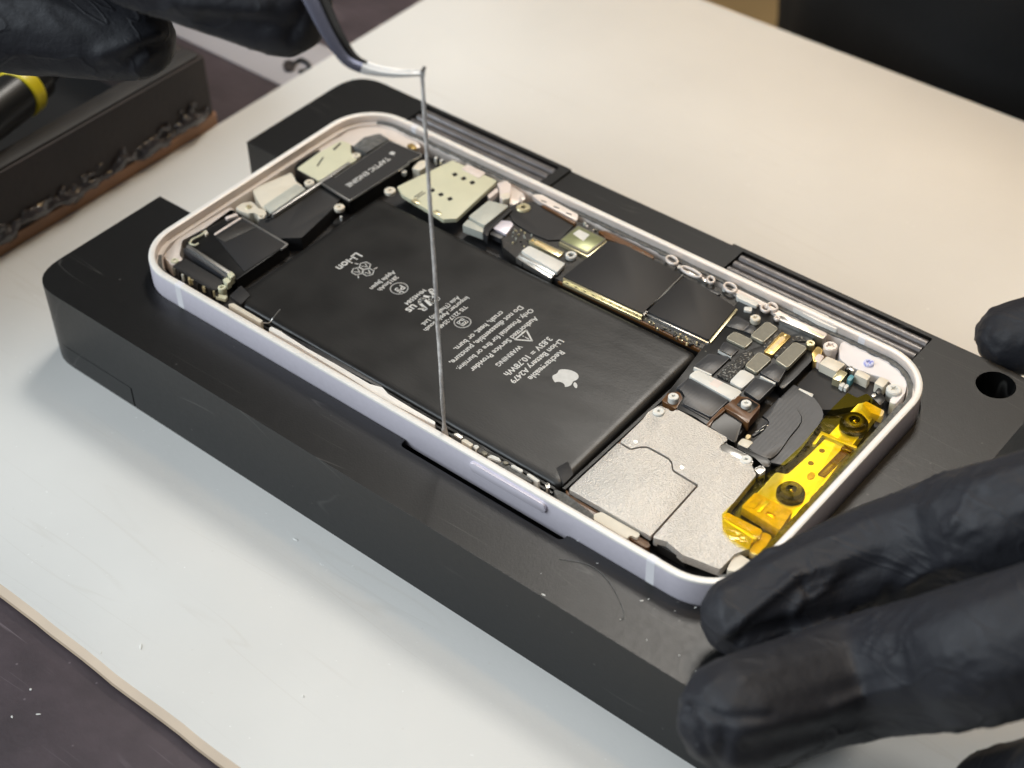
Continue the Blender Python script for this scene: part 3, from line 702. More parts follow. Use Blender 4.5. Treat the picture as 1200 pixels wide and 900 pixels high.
Pl('cover_step', 'c', [(345, 545), (358, 490), (590, 320), (600, 345), (400, 530), (385, 580)], -1.5, m_blk, -3.5, 0.15, 0.1)
# --- logic board
Pl('logic_board', 'I', [(583, 258), (600, 243), (622, 236), (645, 240), (672, 258), (700, 268), (735, 292), (790, 310), (868, 350), (905, 372), (880, 405), (838, 418), (815, 405), (700, 350), (655, 328), (612, 308), (590, 290)], -2.35, m_pcb, r=0.3)
Pl('board_shield', 'c', [(560, 335), (640, 290), (760, 285), (870, 305), (1155, 465), (1025, 605), (920, 610), (760, 545), (640, 470), (600, 440)], -2.0, m_blk, -2.5, 0.2)
Pl('shield_can', 'c', [(415, 492), (478, 432), (592, 446), (612, 476), (548, 560)], -1.7, m_lilac, -3, 0.3)
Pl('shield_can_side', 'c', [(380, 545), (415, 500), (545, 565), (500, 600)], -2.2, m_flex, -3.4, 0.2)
screw('c', 700, 318, -1.6, 1.75, 1.5, m_goldpale, name='grounding_ring', recess=0.35)
def connector(code, pts, z, mb, mp):
    o = Pl('board_connector', code, pts, z, mb, z - 0.9, 0.2, 0.08); A, Bq, C, D = [np.array(p) for p in pts]
    def at(s, t): return tuple((A * (1 - s) + Bq * s) * (1 - t) + (D * (1 - s) + C * s) * t)
    plate('pin_row', code, [at(0.14, 0.3), at(0.86, 0.3), at(0.86, 0.7), at(0.14, 0.7)], z + 0.05, z - 0.3, mp, o, 0.08, 0.03)
    for q in range(9):
        for t0_, t1_ in ((0.16, 0.3), (0.7, 0.84)):
            s0 = 0.17 + q * 0.073; plate('pin', code, [at(s0, t0_), at(s0 + 0.04, t0_), at(s0 + 0.04, t1_), at(s0, t1_)], z + 0.06, z - 0.2, m_gold, o, 0, 0)
    for s in (0.06, 0.94):
        u, v = at(s, 0.5); p = atz(code, u, v, z)
        finish('solder_end', lathe_bm([(0.3, -0.1), (0.28, 0.08), (0, 0.12)], 10, at=tuple(p)), m_gold, o, True)
connector('c', [(745, 622), (1012, 758), (1055, 716), (785, 588)], -1.7, m_goldpale, m_tan)
bc = Pl('bracket_cover', 'c', [(680, 706), (752, 658), (1068, 815), (995, 893)], -1.15, m_white, -2, 0.3)
Pl('bracket_step', 'c', [(655, 738), (678, 715), (990, 890), (965, 918)], -1.6, m_steel2, -2.6, 0.1)
Pl('bracket_step', 'c', [(635, 765), (652, 745), (960, 925), (940, 945)], -2.0, m_steel2, -3.4, 0.1)
bm = lathe_bm([(0.62, -0.6), (1.15, -0.6), (1.15, 0.1), (0.95, 0.2), (0.62, 0.1), (0.62, -0.6)], 18, at=tuple(atz('c', 1120, 742, -1.6)))
finish('ring_boss', bm, m_white, ph, True)
for k in range(34):
    s = random.random(); t = random.random(); u = 605 + 160 * s - 30 * t; v = 480 + 75 * s + 140 * t
    a = random.uniform(5, 11); b = random.uniform(5, 9)
    Pl('small_component', 'c', [(u, v), (u + a, v + a * .5), (u + a + b * .7, v + a * .5 - b * .6), (u + b * .7, v - b * .6)], -2.0 + random.uniform(-.15, .25), random.choice([m_goldpale, m_olive, m_pale, m_gloss, m_olive]), -2.6, 0, 0.03)
rf = Pl('radio_chip', 'k', [(384, 326), (470, 254), (602, 320), (514, 390)], -1.25, m_olive, -2.4, 0.2, 0.1)
plate('chip_lid', 'k', [(392, 324), (471, 260), (592, 320), (514, 380)], -1.2, -1.4, mat('olive_lid', (0.30, 0.32, 0.17), 0.35, metal=0.45, var=0.08, vscale=500), rf, 0.1, 0.02)
plate('blank_label', 'k', [(445, 295), (475, 276), (524, 300), (494, 330)], -1.17, -1.3, m_white, rf, 0.02, 0)
plate('chip_base', 'k', [(384, 332), (514, 396), (602, 326), (606, 332), (516, 404), (380, 338)], -1.6, -2.4, m_goldpale, rf, 0.05, 0.02)
c1 = Pl('processor_package', 'k', [(402, 494), (610, 328), (690, 348), (955, 486), (772, 668)], -1.2, m_blk, -2.4, 0.3, 0.1)
plate('package_rail', 'k', [(402, 500), (770, 672), (768, 682), (398, 508)], -1.5, -2.4, m_goldpale, c1, 0.1, 0.05)
plate('package_rail', 'k', [(400, 516), (768, 688), (764, 698), (398, 526)], -2.0, -2.6, m_goldpale, c1, 0.1, 0.05)
for k in range(17):
    s = k / 17; u = 415 + 345 * s; v = 517 + 162 * s
    plate('solder_pad', 'k', [(u, v), (u + 11, v + 5), (u + 9, v + 12), (u - 2, v + 7)], -1.9, -2.2, m_goldpale if k % 2 else m_gloss, c1, 0, 0)
plate('chip_side', 'k', [(772, 668), (955, 486), (962, 488), (778, 676)], -1.35, -2.4, m_steel2, c1, 0.02, 0.02)
c2 = Pl('memory_package', 'k', [(785, 655), (962, 502), (1020, 520), (1208, 640), (1082, 792)], -1.35, m_blk, -2.4, 0.3, 0.1)
plate('chip_side', 'k', [(785, 660), (1082, 798), (1080, 808), (780, 668)], -1.8, -2.4, m_steel2, c2, 0.02, 0.02)
plate('chip_side', 'k', [(1086, 796), (1210, 645), (1218, 650), (1092, 806)], -1.6, -2.4, m_goldpale, c2, 0.02, 0.02)
for k in range(46):
    s = random.random(); t = random.random(); u = 770 + 280 * s + 30 * t; v = 680 + 135 * s + 42 * t
    Pl('small_component', 'k', [(u, v), (u + 7, v + 3), (u + 10, v), (u + 3, v - 4)], -2.05 + random.uniform(-.1, .2), random.choice([m_olive, m_goldpale, m_gloss, m_tan, m_olive]), -2.6, 0, 0.03)
Pl('board_edge', 'k', [(372, 514), (398, 522), (1068, 846), (1068, 852), (1055, 848), (385, 522)], -2.45, m_orange, -3.2, 0.1, 0.05)
Pl('polyimide_strip', 'k', [(562, 282), (600, 282), (740, 352), (828, 402), (820, 412), (690, 350), (600, 318)], -1.55, m_orange, -2.6, 0.2, 0.05)
Pl('polyimide_strip', 'c', [(860, 305), (880, 300), (1165, 455), (1150, 468)], -1.5, m_orange, -2.6, 0.1, 0.05)
# --- clips along the far wall
def loop(code, u, v, ru, rv, z, m, ang=25, th=0.26):
    a = math.radians(ang); P = []
    for i in range(20):
        t = 2 * math.pi * i / 20; x = ru * math.cos(t); y = rv * math.sin(t)
        P.append(atz(code, u + x * math.cos(a) - y * math.sin(a), v + x * math.sin(a) + y * math.cos(a), z))
    bm = bmesh.new(); rings = []
    for i, p in enumerate(P):
        p = Vector(p); t = (Vector(P[(i + 1) % 20]) - Vector(P[i - 1])).normalized(); sd = t.cross(Vector((0, 0, 1))).normalized()
        rings.append([bm.verts.new(p + sd * (th * cx) + Vector((0, 0, th * 1.6 * cy))) for cx, cy in circ(1, 6)])
    for i in range(20):
        A, Bq = rings[i], rings[(i + 1) % 20]
        for j in range(6): bm.faces.new((A[j], A[(j + 1) % 6], Bq[(j + 1) % 6], Bq[j]))
    finish('clip_loop', bm, m, ph, True, 80)
for u, v, ru, rv in ((525, 452, 42, 24), (660, 535, 78, 20), (798, 590, 26, 20), (935, 645, 46, 28)): loop('q', u, v, ru, rv, -1.3, m_inner)
for u, v, ru, rv in ((575, 165, 62, 40), (680, 250, 34, 22)): loop('d', u * 1.0, v, ru * .6, rv * .6, -1.4, m_inner)
loop('d', 640, 150, 44, 28, -1.2, m_inner)
Pl('bright_clip', 'q', [(975, 690), (1000, 685), (1135, 745), (1120, 775), (985, 715)], -1.3, m_white, -3, 0.3)
Pl('bright_clip', 'q', [(1035, 775), (1090, 780), (1085, 810), (1030, 800)], -1.5, m_white, -3, 0.2)
Pl('bright_clip', 'q', [(570, 480), (690, 545), (780, 590), (770, 605), (560, 500)], -1.7, m_steel2, -3, 0.1)
Pl('bright_clip', 'q', [(760, 635), (870, 680), (850, 695), (755, 650)], -1.8, m_flex, -3, 0.2)
Pl('wall_clip', 'k', [(250, 110), (300, 112), (470, 205), (465, 235), (290, 145)], -1.2, m_inner, -3, 0.3)
Pl('wall_clip', 'c', [(665, 215), (700, 200), (720, 245), (690, 265)], -1.3, m_inner, -3, 0.3)
for u, v in ((880, 265), (990, 318), (1100, 375)): Pl('clip_slot', 'c', [(u - 28, v - 10), (u + 20, v + 6), (u + 28, v + 18), (u - 20, v + 2)], -1.17, m_gloss, -1.4, 0.05, 0)
Pl('antenna_rail', 'z', [(160, 460), (200, 470), (350, 545), (460, 610), (640, 690), (632, 705), (430, 625), (330, 560), (170, 480)], -1.4, m_inner, -3.5, 0.3)
Pl('antenna_rail', 'z', [(395, 600), (420, 600), (630, 700), (620, 715), (400, 620)], -1.15, m_steel2, -3.5, 0.15)
for k in range(16):
    s = (k + random.random()) / 16; u = 0 + 620 * s; v = 398 + 300 * s + random.uniform(-8, 14)
    Pl('small_component', 'z', [(u, v), (u + 14, v + 6), (u + 20, v), (u + 6, v - 7)], -1.7 + random.uniform(-.3, .3), random.choice([m_inner, m_gloss, m_gloss, m_olive, m_white]), -3.5, 0, 0.04)
# bright scrape of the display adhesive on the far inner wall
Pl('adhesive_residue', 'z', [(455, 530), (500, 535), (640, 600), (705, 650), (690, 668), (600, 630), (470, 560)], -0.5, m_rim, -2.5, 0.4)

for k in range(46):      # tiny parts along the far wall and in the gaps of the left end
    s_ = random.random()
    if k < 30: u = 300 + 520 * s_ + random.uniform(-6, 6); v = 148 + 258 * s_ + random.uniform(-4, 12); code = 'k'; q = 1.0
    else: u = 640 + 280 * s_; v = 300 + 150 * s_ + random.uniform(-10, 10); code = 'r'; u, v = 250 + 330 * s_, 455 + 190 * s_ + random.uniform(-14, 6); q = 1.5
    a = random.uniform(5, 11) * q; b_ = random.uniform(4, 8) * q
    Pl('small_component', code, [(u, v), (u + a, v + a * .5), (u + a + b_ * .7, v + a * .5 - b_ * .6), (u + b_ * .7, v - b_ * .6)], -1.75 + random.uniform(-.25, .3), random.choice([m_goldpale, m_olive, m_gloss, m_gloss, m_pale, m_inner]), -3.2, 0, 0.03)
# --- connector cluster
Pl('cluster_base', 'I', [(866, 352), (905, 352), (960, 382), (955, 395), (878, 470), (862, 520), (815, 488), (775, 470), (800, 438)], -2.0, m_gloss, -4.8, 0.5)
screw('d', 490, 240, -0.9, 1.15, 2.5, m_cream)
def cover(code, pts, z, m=None):
    o = Pl('connector_cover', code, pts, z, m or m_oliveedge, z - 0.9, 0.5, 0.14)
    P = poly(code, pts, z); cx = sum(p[0] for p in P) / 4; cy = sum(p[1] for p in P) / 4
    P2 = [(x + (cx - x) / math.hypot(cx - x, cy - y) * 0.22, y + (cy - y) / math.hypot(cx - x, cy - y) * 0.22) for x, y in P]
    if m is None: finish('cover_face', prism_bm(rounded(P2, 0.4), z + 0.02, z - 0.1), m_olive, o)
cover('d', [(443, 398), (590, 270), (692, 335), (560, 458)], -1.3)
cover('d', [(228, 422), (305, 360), (472, 440), (400, 508)], -1.55)
cover('d', [(395, 665), (520, 538), (637, 602), (500, 728)], -1.4)
cover('d', [(663, 612), (832, 452), (948, 502), (770, 684)], -1.2)
cover('d', [(262, 802), (370, 693), (492, 755), (370, 866)], -1.4, m_white)
connector('d', [(562, 538), (722, 368), (802, 402), (638, 568)], -1.2, m_gold, m_tan)
F = lambda code, pts, z, r=0.3: Pl('flex_cable', code, pts, z, m_flex, z - 1.2, r, 0.15)
F('d', [(225, 310), (320, 222), (445, 290), (385, 358)], -1.7)
F('d', [(380, 355), (440, 300), (500, 330), (455, 385)], -1.55)
F('d', [(165, 530), (215, 448), (345, 520), (280, 582)], -1.65)
F('e', [(395, 220), (525, 108), (725, 135), (560, 292)], -1.5)
F('d', [(525, 722), (640, 640), (760, 690), (690, 815)], -1.5)
F('e', [(838, 432), (940, 318), (1115, 378), (970, 522)], -1.35)
Pl('speckled_foam', 'd', [(150, 742), (410, 528), (485, 545), (470, 585), (262, 795)], -1.55, m_speck, -3, 0.3)
Pl('speckled_foam', 'd', [(560, 470), (700, 345), (740, 360), (570, 530)], -1.7, m_speck, -3, 0.2)
Pl('speckled_foam', 'd', [(650, 570), (800, 410), (900, 400), (940, 450), (830, 445), (665, 600)], -1.7, m_speck, -3, 0.2)
for code, pts in (('e', [(610, 75), (622, 70), (730, 126), (722, 134)]), ('e', [(978, 308), (990, 302), (1120, 365), (1110, 376)]), ('e', [(395, 232), (405, 222), (558, 290), (550, 300)]), ('d', [(165, 528), (170, 520), (282, 578), (276, 588)])):
    Pl('reinforcement_strip', code, pts, -1.2, m_white, -1.9, 0.05, 0.04)
wb = Pl('connector_bar', 'e', [(352, 302), (422, 248), (825, 440), (745, 522)], -1.2, m_white, -2.2, 0.5)
plate('pink_patch', 'e', [(530, 372), (590, 328), (660, 362), (605, 408)], -1.18, -1.4, m_pink, wb, 0.05, 0)
Pl('flex_cover', 'e', [(238, 412), (352, 318), (705, 520), (548, 668), (300, 545), (318, 480), (285, 425)], -1.5, m_flex, -2.6, 0.35, 0.35)
for k in range(3):
    a = k * 18
    Pl('ribbon_layer', 'e', [(285 - a * .75, 552 + a), (296 - a * .75, 546 + a), (535 - a * .3, 674 + a), (530 - a * .3, 690 + a)], -1.8 - 0.35 * k, m_flex if k != 1 else m_lilac, -3, 0.08, 0.08)
Pl('screw_seat', 'e', [(115, 520), (170, 455), (270, 440), (300, 500), (240, 598)], -1.9, m_amber, -4, 0.4)
screw('e', 220, 480, -0.6, 1.15, 2.5, m_white, recess=0.35)
am = Pl('amber_housing', 'e', [(655, 575), (705, 545), (765, 480), (870, 490), (985, 560), (965, 605), (890, 690), (880, 725), (780, 650)], -1.2, m_amber, -3.2, 0.4, 0.2)
plate('housing_top', 'e', [(775, 560), (815, 505), (880, 500), (968, 560), (890, 630)], -1.12, -1.4, m_gloss, am, 0.3, 0.05)
screw('e', 860, 540, -0.3, 1.1, 2.2, m_white, recess=0.35)
Pl('housing_wall', 'e', [(505, 735), (560, 668), (660, 570), (690, 590), (570, 690), (535, 752)], -1.5, m_amber, -3.6, 0.25, 0.15)
Pl('housing_floor', 'e', [(530, 745), (665, 610), (860, 740), (800, 820), (715, 880), (680, 840)], -2.9, m_gloss, -4.5, 0.2, 0.1)
for code, pts in (('e', [(525, 738), (535, 730), (700, 815), (695, 830)]), ('e', [(690, 820), (745, 765), (755, 772), (702, 832)]), ('e', [(600, 755), (655, 685), (664, 690), (610, 762)]), ('e', [(640, 740), (720, 780), (716, 786), (634, 747)]), ('e', [(655, 720), (735, 760), (731, 766), (650, 727)]), ('e', [(670, 785), (725, 725), (733, 730), (678, 792)])):
    Pl('pin_print', code, pts, -2.5, m_white, -3.0, 0.02, 0)
for u, v in ((705, 682), (735, 695), (770, 715), (770, 748)): Pl('pin_print', 'e', [(u - 9, v - 4), (u + 2, v - 9), (u + 9, v + 2), (u - 2, v + 8)], -2.4, m_white, -3, 0.02, 0)

# --- flex ribbons by the front camera
Pl('lower_flex_plate', 'n', [(205, 430), (340, 290), (450, 345), (580, 395), (690, 370), (760, 420), (760, 480), (690, 560), (480, 600), (330, 600)], -3.6, m_blk, -4.9, 0.5)
Pl('cluster_wall', 'd', [(690, 820), (780, 690), (960, 505), (1000, 560), (985, 620), (850, 760), (720, 880)], -2.6, m_gloss, -4.9, 0.5, 0.3)
def closed_smooth(pts, sharp, per=6):
    P = [np.array(p, float) for p in pts]; n = len(P); out = []
    for i in range(n):
        p0, p1, p2, p3 = P[i - 1], P[i], P[(i + 1) % n], P[(i + 2) % n]
        if i in sharp: p0 = p1
        if (i + 1) % n in sharp: p3 = p2
        if i in sharp and (i + 1) % n in sharp: out.append(tuple(p1)); continue
        for j in range(per):
            t = j / per; out.append(tuple(0.5 * ((2 * p1) + (-p0 + p2) * t + (2 * p0 - 5 * p1 + 4 * p2 - p3) * t * t + (-p0 + 3 * p1 - 3 * p2 + p3) * t ** 3)))
    return out
def flexband(name, code, pts, z, sharp): return Pl(name, code, closed_smooth(pts, sharp), z, m_flex, z - 0.5, 0, 0.08)
flexband('curved_flex_cable', 'f', [(400, 200), (525, 80), (625, 135), (720, 215), (785, 340), (720, 470), (560, 690), (440, 790), (310, 760), (450, 600), (592, 420), (572, 320), (480, 240)], -3.0, (0, 1, 7, 8))
flexband('curved_flex_cable', 'f', [(250, 355), (395, 195), (470, 228), (555, 300), (592, 395), (500, 525), (325, 728), (120, 632), (270, 480), (318, 415), (300, 385)], -2.6, (0, 1, 7, 8, 9, 10, 11))
Pl('white_print_bar', 'f', [(568, 122), (580, 112), (700, 165), (688, 190)], -2.95, m_white, -3.1, 0.1, 0.02)
for k in range(5):
    u = 160 + 28 * k; v = 520 - 22 * k
    Pl('flex_contact', 'f', [(u, v), (u + 70, v - 40), (u + 80, v - 30), (u + 12, v + 12)], -2.9, m_steel2 if k % 2 else m_flex, -3.5, 0.1, 0.05)
Pl('flex_clamp', 'f', [(20, 630), (40, 610), (200, 680), (310, 740), (330, 790), (280, 810), (180, 720)], -1.9, m_gloss, -4, 0.5, 0.2)
Pl('amber_bead', 'f', [(100, 535), (130, 510), (155, 535), (125, 562)], -2.3, m_tan, -4, 0.3)
Pl('pale_tab', 'f', [(30, 600), (75, 550), (170, 585), (120, 640)], -2.4, m_cream, -4, 0.2)
# --- far right corner
Pl('corner_plate', 'n', [(500, 165), (520, 118), (700, 165), (830, 245), (935, 325), (985, 385), (965, 480), (895, 565), (850, 545), (900, 470), (860, 410), (790, 370), (730, 355), (640, 320), (560, 290), (505, 240)], -1.9, mat('white_plate', (0.80, 0.77, 0.78), 0.45, var=0.05, vscale=200), -4.9, 0.7, 0.2)
screw('n', 440, 150, -1.1, 1.55, 3.0, m_inner, recess=0.55)
screw('n', 710, 265, -1.4, 1.15, 1.5, m_ink, label='screw head marked with blue ink', recess=0.5)
screw('n', 888, 452, -1.2, 1.65, 2.5, m_white, recess=0.4)
screw('n', 300, 130, -1.4, 1.0, 2.5, m_goldpale)
Pl('copper_post', 'n', [(310, 200), (350, 150), (385, 180), (360, 250), (320, 270)], -2.0, m_gold, -4.5, 0.3)
for pts, mm, z in (([(360, 275), (415, 225), (545, 280), (480, 335)], m_cream, -1.7), ([(325, 240), (355, 205), (395, 225), (360, 275)], m_pink, -1.9),
                   ([(452, 380), (505, 318), (560, 342), (510, 402)], m_goldpale, -2.0), ([(555, 385), (580, 350), (608, 365), (580, 402)], m_teal, -2.1),
                   ([(540, 310), (570, 275), (595, 285), (570, 325)], m_gloss, -2.0), ([(560, 300), (590, 290), (610, 320), (590, 330)], m_steel2, -1.9),
                   ([(498, 425), (520, 405), (545, 415), (525, 445)], m_white, -2.6), ([(530, 440), (550, 418), (572, 428), (550, 455)], m_white, -2.7),
                   ([(608, 350), (635, 318), (722, 362), (700, 395)], m_cream, -1.6), ([(748, 412), (790, 368), (852, 395), (808, 445)], m_cream, -1.5),
                   ([(755, 470), (780, 440), (800, 470), (775, 495)], m_gloss, -2.0), ([(725, 500), (745, 480), (765, 492), (745, 515)], m_steel2, -2.0),
                   ([(735, 515), (800, 480), (825, 530), (790, 570)], m_gloss, -1.8)):
    Pl('small_component', 'n', pts, z, mm, -4, 0.2, 0.1)
# --- front camera strip under amber tape
Pl('sensor_bracket', 'g', [(250, 400), (520, 100), (620, 120), (820, -60), (960, -200), (1240, -500), (1330, -520), (1400, -420), (960, 180), (640, 560), (520, 640)], -2.6, m_brack, -4.9, 0.4)
Pl('bracket_rib', 'f', [(690, 600), (770, 490), (1085, 625), (1075, 640), (780, 520), (715, 605)], -2.0, m_brack, -2.7, 0.1)
Pl('dark_window', 'f', [(735, 865), (945, 650), (1005, 680), (800, 890)], -2.35, m_amber, -2.9, 0.2)
for k in range(2): Pl('dark_window', 'f', [(940 + k * 25, 640 - k * 28), (958 + k * 25, 620 - k * 28), (1040 + k * 15, 655 - k * 20), (1025 + k * 15, 672 - k * 20)], -2.3, m_amber, -2.8, 0.1)
for u, v in ((775, 660), (678, 770)):
    p = atz('f', u, v, -2.55); finish('bracket_hole', lathe_bm([(0.55, -0.2), (0.55, 0.0), (0, 0.0)], 14, at=tuple(p)), m_amber, ph)
Pl('adhesive_dot', 'f', [(640, 870), (690, 840), (720, 870), (700, 905), (650, 910)], -2.4, m_tan, -2.8, 0.3)
def lens(code, u, v, r, z):
    p = atz(code, u, v, z)
    o = finish('lens_barrel', lathe_bm([(r * 1.25, -2.6), (r * 1.25, -0.9), (r * 1.05, -0.75), (r, -0.1), (r * 0.92, 0), (r * 0.5, -0.05), (r * 0.46, -0.35), (0, -0.35)], 28, at=tuple(p)), m_gloss, ph, True)
    q = p + np.array([0, 0, -0.33])
    finish('lens_glass', lathe_bm([(r * 0.45, 0), (r * 0.3, 0.16), (0, 0.22)], 20, at=tuple(q)), m_lens, o, True)
lens('f', 1062, 385, 2.05, -0.7); lens('g', 655, 245, 2.0, -0.9)
Pl('flood_illuminator', 'g', [(215, 405), (340, 275), (665, 440), (552, 610)], -1.0, m_tan, -3, 0.3, 0.2)
Pl('illuminator_contact', 'g', [(345, 440), (435, 345), (465, 360), (378, 455)], -0.85, m_brack, -1.1, 0.1, 0.04)
Pl('illuminator_contact', 'g', [(420, 460), (450, 440), (520, 480), (500, 510)], -0.85, m_gold, -1.1, 0.1, 0.04)
Pl('illuminator_contact', 'g', [(250, 400), (335, 312), (400, 340), (330, 420)], -0.9, m_tan, -1.1, 0.1, 0.04)
Pl('dark_gap', 'g', [(110, 440), (330, 160), (420, 150), (380, 280), (215, 400), (215, 470), (400, 560), (380, 610), (220, 530)], -2.9, m_gloss, -4.5, 0.2)
for pts, z, mm in (([(45, 490), (85, 450), (405, 610), (370, 670)], -0.55, m_tan), ([(60, 515), (75, 505), (360, 670), (330, 695)], -0.7, m_brack), ([(48, 590), (85, 565), (330, 700), (285, 740)], -0.9, m_tan)):
    Pl('folded_flex', 'g', pts, z, mm, -1.7, 0.3, 0.25)
Pl('folded_flex', 'g', [(350, 690), (400, 620), (490, 660), (420, 770), (340, 830), (280, 800)], -1.6, m_tan, -3, 0.4, 0.3)
Pl('sensor_connector', 'n', [(665, 560), (690, 540), (820, 610), (800, 650), (720, 620)], -1.4, m_tan, -3, 0.3)
# the tape: thin sheet laid over the strip, slightly rippled
def tape():
    out = rounded(poly('I', [(993, 461), (1004, 467), (1016, 462), (1033, 480), (1030, 490), (1000, 532), (978, 556), (957, 584), (940, 606), (921, 628), (905, 642), (889, 653), (878, 646), (858, 634), (847, 622), (846, 603), (864, 586), (884, 562), (898, 556), (912, 548), (938, 524), (960, 498), (975, 479)], -0.55), 0.3, 2)
    bm = bmesh.new(); f = bm.faces.new([bm.verts.new((x, y, 0)) for x, y in out])
    bmesh.ops.triangulate(bm, faces=bm.faces)
    bmesh.ops.subdivide_edges(bm, edges=bm.edges, cuts=5, use_grid_fill=True)
    for v in bm.verts:
        x, y = v.co.x, v.co.y
        v.co.z = -0.36 + 0.05 * noise.noise(Vector((x / 5, y / 9, 1)))
    g = bmesh.ops.extrude_face_region(bm, geom=bm.faces[:])
    for v in g['geom']:
        if isinstance(v, bmesh.types.BMVert): v.co.z += 0.05
    finish('amber_tape', bm, m_tape, ph, True, 60)
tape()
# --- camera shield plate
STEP = [(398, 302), (440, 292), (478, 292), (575, 345), (590, 362), (598, 402), (716, 474), (708, 490), (502, 716)]
sh = Pl('camera_shield', 'm', [(346, 270), (455, 168), (478, 132), (530, 100), (572, 118), (590, 132), (612, 118), (640, 132), (845, 250), (850, 262), (812, 292), (820, 310), (960, 372), (985, 425), (850, 592), (842, 625), (965, 700), (955, 770), (885, 795), (815, 868), (640, 800), (565, 738), (506, 722)] + STEP[::-1], -0.75, m_steel, -2.6, 0.35, 0.12)
plate('lower_plate', 'm', [(106, 492), (338, 276)] + [(u + du, v + dv) for (u, v), (du, dv) in zip(STEP, [(-3, 9)] * 4 + [(-5, 8), (-6, 8), (-13, 4), (-13, -4), (-8, -8)])] + [(490, 714)], -0.78, -1.9, m_steel, sh, 0.3, 0.12)
finish('plate_seam', prism_bm(rounded(poly('m', [(108, 492), (344, 268), (500, 260), (730, 450), (730, 490), (515, 716), (490, 716)], -1.4), 0.3), -1.5, -2.2), m_amber, sh)
for u, v in ((418, 272), (636, 392)):
    p = atz('m', u, v, -0.72); finish('dimple', lathe_bm([(0.5, -0.1), (0.42, 0.08), (0.15, 0.1), (0, 0.02)], 14, at=tuple(p)), m_steel2, sh, True)
plate('shield_tab', 'm', [(810, 300), (835, 275), (960, 340), (972, 372), (945, 385), (820, 318)], -0.95, -1.5, m_steel2, sh, 0.4, 0.1)
screw('m', 528, 126, -0.35, 1.25, 1.8, m_white, recess=0.3); screw('m', 938, 352, -0.6, 1.25, 1.8, m_white, recess=0.3)
Pl('clip_post', 'm', [(975, 395), (1010, 380), (1030, 400), (1000, 425)], -1.2, m_steel2, -4, 0.2)
# --- near side inside the rim
Pl('cream_bracket', 'o', [(95, 195), (150, 178), (420, 330), (405, 365), (350, 340), (330, 370), (260, 330), (95, 230)], -1.3, m_cream, -4, 0.3)
Pl('cream_bracket', 'o', [(1028, 590), (1075, 490), (1110, 470), (1210, 530), (1110, 600)], -1.4, m_cream, -4, 0.3)
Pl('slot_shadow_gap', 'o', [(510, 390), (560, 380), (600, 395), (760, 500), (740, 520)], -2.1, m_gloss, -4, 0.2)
Pl('copper_side', 'I', [(663, 572), (668, 580), (760, 635), (762, 640), (757, 642), (664, 588)], -1.9, m_amber, -4, 0.2)
path = [atz('u', u, v, -1.6) for u, v in ((-1000, -590), (-600, -350), (0, -30), (150, 30))]
Pl('inner_ledge', 'y', [(390, 340), (400, 312), (480, 352), (500, 372), (660, 470), (860, 580), (1100, 720), (1190, 745), (1230, 790), (1420, 905), (1560, 985), (1560, 1010), (1200, 830), (900, 640), (600, 455)], -0.75, m_rim, -3, 0.3)
Pl('inner_ledge', 'r', [(640, 700), (680, 690), (890, 815), (870, 830)], -1.2, m_cream, -3, 0.2)
Pl('dark_channel', 'y', [(480, 350), (780, 500), (1190, 735), (1180, 750), (780, 540), (660, 465), (500, 385)], -2.2, m_flex, -4.5, 0.2)
for pts, mm in (([(665, 350), (690, 340), (740, 372), (720, 385)], m_steel2), ([(720, 395), (750, 385), (810, 425), (790, 440)], m_cream), ([(805, 435), (830, 425), (852, 440), (830, 460)], m_white),
                ([(900, 510), (940, 498), (990, 520), (1005, 545), (980, 540)], m_white), ([(1068, 575), (1085, 565), (1160, 605), (1150, 622)], m_white), ([(1180, 635), (1200, 628), (1280, 680), (1262, 692)], m_white),
                ([(1010, 540), (1050, 545), (1060, 560), (1030, 565)], m_olive), ([(860, 470), (900, 475), (910, 495), (880, 500)], m_olive)):
    Pl('side_contact', 'u', pts, -1.3, mm, -3.5, 0.2, 0.15)
Pl('foam_strip', 'u', [(640, 345), (700, 350), (1240, 680), (1210, 690), (1100, 640)], -1.7, m_foam, -4, 0.3)
Pl('side_contact', 'x', [(700, 375), (718, 372), (722, 392), (708, 398)], -1.2, m_steel2, -3, 0.2)
Pl('foam_strip', 'I', [(648, 572), (662, 578), (700, 606), (690, 610), (655, 588)], -1.6, m_foam, -4, 0.3)
path = catmull([atz('y', u, v, z) for u, v, z in ((350, 290, -1.6), (395, 288, -1.4), (425, 250, -0.6), (470, 195, -0.2))], 6)
finish('loose_fibre', sweep_bm(path, circ(0.12, 6)), m_steel2, ph, True)
# alignment slot in the bottom wall
for u, v in ((400, 212), (88, 738)):
    p = atz('b', u, v, -0.9); bmx = bmesh.new(); bmesh.ops.create_icosphere(bmx, subdivisions=2, radius=0.75, matrix=Matrix.Translation(Vector(p)) @ Matrix.Diagonal((0.7, 1, 0.6, 1)))
    finish('slot_end', bmx, m_gloss, ph, True)
pa, pb = atz('b', 105, 725, -0.95), atz('b', 395, 235, -0.95)
block('wall_slot', pa[0] - 0.05, pa[0] + 0.75, pa[1], pb[1], -0.8, -1.7, m_steel2, ph, 0.2, 0.05)

